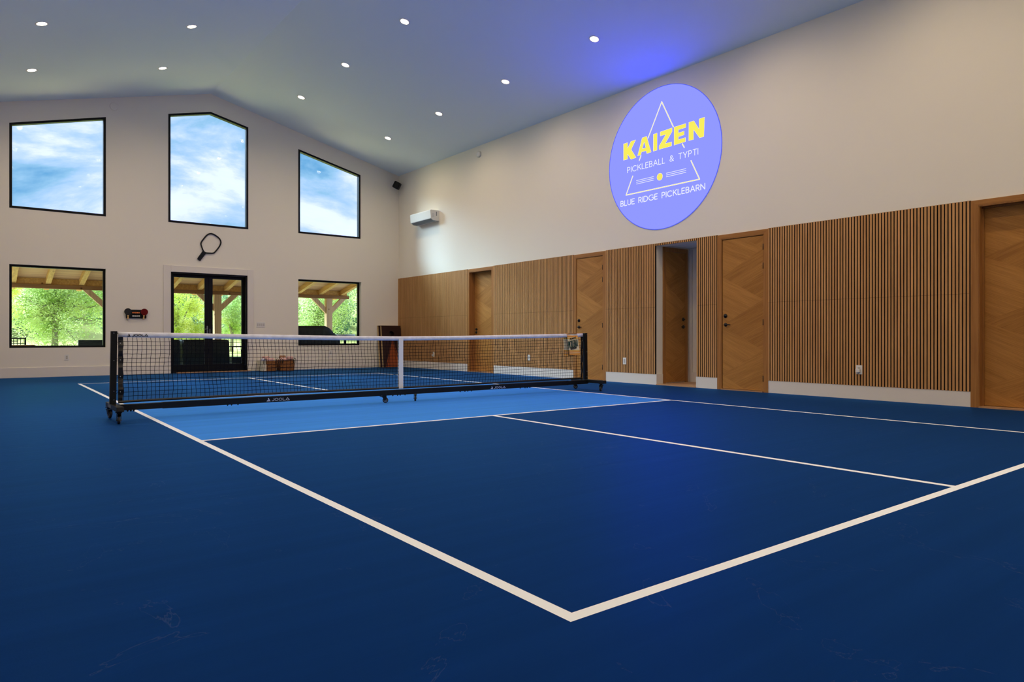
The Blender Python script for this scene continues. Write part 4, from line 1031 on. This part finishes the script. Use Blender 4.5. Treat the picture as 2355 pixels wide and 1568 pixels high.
# ------------------------------------------------------------------ outdoor furniture seen through the glass
M_cover = mat('black_vinyl_cover', (.005, .009, .010, 1), .5, spec=.25, bump=(9, .8, (2, 2, .6)))
M_wickd = wicker('dark_wicker', lin(18, 26, 24), lin(44, 58, 50))
def covered(name, prof_x, x0, x1, y0, y1, z0, label, cat, folds=18, seed=1, taper=.06):
    """cloth cover: top outline prof_x = list of (fraction, z)"""
    random.seed(seed); k = MB(); nx_ = 48; ny_ = 6; per = []
    def top_z(f_):
        for (a, za), (b, zb_) in zip(prof_x[:-1], prof_x[1:]):
            if a <= f_ <= b: t = (f_-a)/(b-a) if b > a else 0; t = t*t*(3-2*t)*.5+t*.5; return za+(zb_-za)*t
        return prof_x[-1][1]
    rows = []
    ctr = ((x0+x1)/2, (y0+y1)/2)
    levels = 7
    ring = []
    for i in range(nx_+1): ring.append((i/nx_, 0.0, 'f'))
    for i in range(1, ny_): ring.append((1.0, i/ny_, 'r'))
    for i in range(nx_+1): ring.append((1-i/nx_, 1.0, 'b'))
    for i in range(1, ny_): ring.append((0.0, 1-i/ny_, 'l'))
    n = len(ring)
    for L_ in range(levels+1):
        f_ = L_/levels
        for idx, (fx, fy, sd_) in enumerate(ring):
            zt2 = top_z(fx); z = z0+(zt2-z0)*f_
            sc = 1+taper*(1-f_)
            if L_ == levels: sc *= .985
            x = ctr[0]+(x0+(x1-x0)*fx-ctr[0])*sc; y = ctr[1]+(y0+(y1-y0)*fy-ctr[1])*sc
            w = .018*(1-f_)*(math.sin(idx*2*PI*folds/n)+.5*math.sin(idx*1.9+seed))
            if sd_ in 'fb': y += w*(-1 if sd_ == 'f' else 1)
            else: x += w*(1 if sd_ == 'r' else -1)
            k.v.append((x, y, z))
    for L_ in range(levels):
        for i in range(n):
            j = (i+1) % n; k.f.append((L_*n+i, L_*n+j, (L_+1)*n+j, (L_+1)*n+i)); k.m.append(0); k.smooth.append(True)
    # top skin across
    bt = levels*n
    for i in range(nx_):
        a, b = bt+i, bt+i+1; c, d = bt+(nx_+1)+(ny_-1)+(nx_-i-1), bt+(nx_+1)+(ny_-1)+(nx_-i); k.f.append((a, b, c, d)); k.m.append(0); k.smooth.append(True)
    o = thing(name, label, cat, (ctr[0], ctr[1], z0)); k.obj('cover', M_cover, o)
    return o
g_ = covered('covered_grill', [(0, 1.10), (.06, 1.175), (.70, 1.185), (.78, 1.13), (.92, .93), (1, .86)], 5.55, 7.10, 17.70, 18.40, -.06, 'barbecue grill under a black cover outside the lower right window', 'grill', seed=4)
for x in (5.7, 6.95):
    for y in (17.85, 18.25): k = MB(); k.tube([(x, y, -.12), (x, y, .1)], .03, 10); k.obj('leg', M_blackm, g_)
def sofa(x0, x1, label, seed):
    o = covered('covered_sofa', [(0, .76), (.05, .79), (.95, .79), (1, .76)], x0, x1, 18.3, 19.1, .10, label, 'outdoor sofa', folds=12, seed=seed, taper=.01)
    for x in (x0+.08, x1-.08):
        for y in (18.36, 19.04): k = MB(); k.box(x-.025, x+.025, y-.025, y+.025, -.12, .14); k.obj('leg', M_blackm, o)
sofa(2.10, 2.87, 'black covered patio sofa seen in the left door pane, at its left edge', 7)
sofa(2.95, 4.12, 'wide black covered patio sofa seen across both door panes', 9)
def table(name, x0, x1, y0, y1, z, label, mt, cat='outdoor table', shelf=True):
    o = thing(name, label, cat, ((x0+x1)/2, (y0+y1)/2, -.12))
    k = MB(); k.box(x0, x1, y0, y1, z-.025, z); k.obj('tabletop', mt, o, bevel=.004)
    for x in (x0+.02, x1-.02):
        for y in (y0+.02, y1-.02): k = MB(); k.box(x-.012, x+.012, y-.012, y+.012, -.12, z-.025); k.obj('leg', M_blackm, o)
    if shelf: k = MB(); k.box(x0+.01, x1-.01, y0+.01, y1-.01, .06, .30); k.obj('shelf_box', M_blackm, o)
table('patio_table', 4.20, 4.95, 18.35, 18.85, .60, 'low black patio table seen low in the right door pane', M_blackm)
rt = thing('round_side_table', 'round pale-topped patio table beside the covered grill', 'outdoor table', (7.60, 18.45, -.12))
k = MB(); k.lathe([(.30, .900), (.31, .912), (.31, .928), (.29, .936)], Matrix.Translation((7.60, 18.45, 0)), 36); k.obj('tabletop', mat('pale_stone_top', lin(206, 208, 214), .4), rt)
k = MB(); k.lathe([(.29, .84), (.305, .899)], Matrix.Translation((7.60, 18.45, 0)), 36); k.obj('apron', M_blackm, rt)
k = MB(); k.lathe([(.22, -.12), (.22, -.10), (.04, -.08), (.04, .84)], Matrix.Translation((7.60, 18.45, 0)), 24); k.obj('pedestal', M_blackm, rt)
# wicker seat backs outside the lower left window
ws = thing('wicker_sofa', 'dark green wicker sofa back outside the lower left window, at its right edge', 'outdoor sofa', (1.05, 19.3, -.12))
k = MB(); k.box(.64, 1.75, 19.0, 19.08, .30, .785); k.obj('backrest', M_wickd, ws, bevel=.015)
k = MB(); k.box(.64, 1.75, 19.08, 19.7, .18, .34); k.obj('seat', M_wickd, ws, bevel=.015)
for x in (.69, 1.70):
    for y in (19.05, 19.62): k = MB(); k.box(x-.025, x+.025, y-.025, y+.025, -.12, .2); k.obj('leg', M_blackm, ws)
ch = thing('lattice_chair', 'black lattice-back patio chair at the left edge of the lower left window', 'outdoor chair', (-.78, 19.3, -.12))
k = MB(); k.box(-1.10, -1.07, 19.0, 19.03, -.12, .845).box(-.47, -.44, 19.0, 19.03, -.12, .845).box(-1.10, -.44, 19.0, 19.03, .81, .845).box(-1.10, -.44, 19.0, 19.03, .69, .71).box(-1.10, -.44, 19.0, 19.03, .45, .48); k.obj('back_frame', M_blackm, ch)
k = MB()
for i in range(9): x = -1.04+.07*i; k.box(x-.007, x+.007, 19.008, 19.022, .48, .81)
for z in (.735, .76, .785): k.box(-1.07, -.60, 19.006, 19.010, z-.006, z+.006)
k.obj('lattice', M_blackm, ch)
k = MB(); k.box(-1.10, -.44, 19.03, 19.5, .36, .40); k.obj('seat', M_blackm, ch)
for x in (-1.08, -.46): k = MB(); k.box(x-.015, x+.015, 19.47, 19.5, -.12, .37); k.obj('leg', M_blackm, ch)
o_ = table('wooden_patio_table', -1.2, -.30, 18.2, 18.8, .67, 'brown wooden patio table in front of the lattice chair', M_pinex, shelf=False)

# ================================================================== LANDSCAPE
M_grass = mat('meadow_grass', lin(206, 196, 104), .95, var=(.35, .15), bump=(6, .6))
def gz(x, y):
    d = max(0.0, y-24); z = -.30 + .030*max(0, min(d, 30))
    if y > 52: z += .14*(y-52)
    z += .15*math.sin(x*.13+1)*min(1, d/20)
    return z
k = MB(); nx_, ny_ = 40, 40
for j in range(ny_+1):
    for i in range(nx_+1):
        x = -50+150*i/nx_; y = 21.0+(110-21.0)*(j/ny_)**1.3; k.v.append((x, y, gz(x, y)))
for j in range(ny_):
    for i in range(nx_): a = j*(nx_+1)+i; k.f.append((a, a+1, a+nx_+2, a+nx_+1)); k.m.append(0); k.smooth.append(True)
o = k.obj('meadow', M_grass); o['kind'] = 'structure'
Lm1 = leafmat('lime_leaves', lin(200, 214, 80), lin(248, 248, 165)); Lm2 = leafmat('pale_green_leaves', lin(190, 214, 126), lin(244, 250, 205)); Lm3 = leafmat('blue_green_leaves', lin(116, 162, 136), lin(202, 222, 176))
M_bark = mat('grey_bark', lin(150, 142, 130), .9, bump=(20, .5))
def crown(cz_, rx, ry, rz_, nblob, nleaf, size, seed, droop=0, boxy=False):
    random.seed(seed); k = MB(); blobs = []
    for _ in range(nblob):
        while True:
            p = Vector((random.uniform(-1, 1), random.uniform(-1, 1), random.uniform(-1, 1)))
            if (p.length < 1) or (boxy and p.x*p.x+p.y*p.y < 1): break
        if not boxy: p = p*(.55+.45*random.random())
        blobs.append((Vector((p.x*rx, p.y*ry, cz_+p.z*rz_)), random.uniform(.20, .36)*min(rx, rz_)))
    per = nleaf//nblob
    for c, r in blobs:
        for _ in range(per):
            d = Vector((random.gauss(0, 1), random.gauss(0, 1), random.gauss(0, 1))); d.normalize()
            p = c+d*r*(random.random()**.35)*Vector((1, 1, .8)).length/1.62
            p.z -= droop*random.random()*r
            a = Vector((random.uniform(-1, 1), random.uniform(-1, 1), random.uniform(-.6, .6))); a.normalize()
            b_ = a.cross(Vector((random.uniform(-.5, .5), random.uniform(-.5, .5), 1))).normalized(); s_ = size*random.uniform(.6, 1.3)
            k.face([p-a*s_, p+b_*s_*.45, p+a*s_, p-b_*s_*.45])
    return k, blobs
def tree(name, x, y, h, rx, ry, rz_, m, label, seed, nblob=26, nleaf=6000, size=.13, group=None, lean=0, boxy=False):
    z0 = gz(x, y)-.05; o = thing(name, label, 'tree', (x, y, z0), group=group)
    k, blobs = crown(h-rz_, rx, ry, rz_, nblob, nleaf, size, seed, boxy=boxy); c = k.obj('crown', m, o, world=False)
    t = MB(); t.tube([(0, 0, 0), (.03, 0, (h-rz_)*.5), (lean, .02, h-rz_*.6)], [.02*h+.03, .014*h+.03, .03], 8)
    for c_, r in blobs[::3]:
        t.tube([(lean*.5, 0, (h-rz_)*random.uniform(.35, .9)), tuple((c_*.5)+Vector((0, 0, (h-rz_)*.35))), tuple(c_)], [.05, .03, .012], 5)
    t.obj('trunk', M_bark, o, world=False)
    return o
tree('leafy_tree', 1.2, 33, 5.35, 2.9, 2.4, 2.75, Lm2, 'pale green spreading tree filling the lower left window', 2, 120, 44000, .060)
tree('leafy_tree', -1.2, 28, 4.4, 1.5, 1.3, 1.6, Lm1, 'small lime tree at the left edge of the lower left window', 21, 22, 8000, .055)
tree('leafy_tree', 5.95, 33, 3.3, 1.55, 1.4, 1.6, Lm1, 'bright lime rounded tree in the left pane of the glass doors', 3, 34, 16000, .060)
tree('leafy_tree', 8.9, 35, 3.6, 1.35, 1.3, 1.7, Lm2, 'pale green tree right of the post in the right door pane', 4, 30, 12000, .062)
tree('leafy_tree', 12.6, 33, 5.4, 2.25, 2.0, 2.7, Lm2, 'pale green tree left of the post in the lower right window', 5, 70, 24000, .062)
tree('leafy_tree', 22.3, 45, 9.6, 3.0, 2.4, 4.6, Lm2, 'tall pale tree at the right edge of the right-hand windows', 6, 70, 24000, .085)
vars_ = []
hill = []
random.seed(77)
for j in range(3):
    for i in range(11):
        if (i, j) == (10, 2): continue
        hill.append((-13+7.1*i+3.4*(j % 2)+random.uniform(-.15, .15), 56+7.2*j+random.uniform(-.2, .2)))
for i, (x, y) in enumerate(hill):
    sc = random.uniform(.88, 1.0)
    if i < 3:
        o = tree('hillside_tree', x, y, 7.6, 2.75, 2.7, 3.7, Lm3, 'blue-green tree in the wooded hillside beyond the meadow', 30+i, 70, 14000, .14, boxy=True, group='hillside trees')
        vars_.append(o)
    else:
        o = dup(vars_[i % 3], (x, y, gz(x, y)-.05), (i % 4)*PI/2); o.scale = (sc, sc, sc*random.uniform(.95, 1.1))
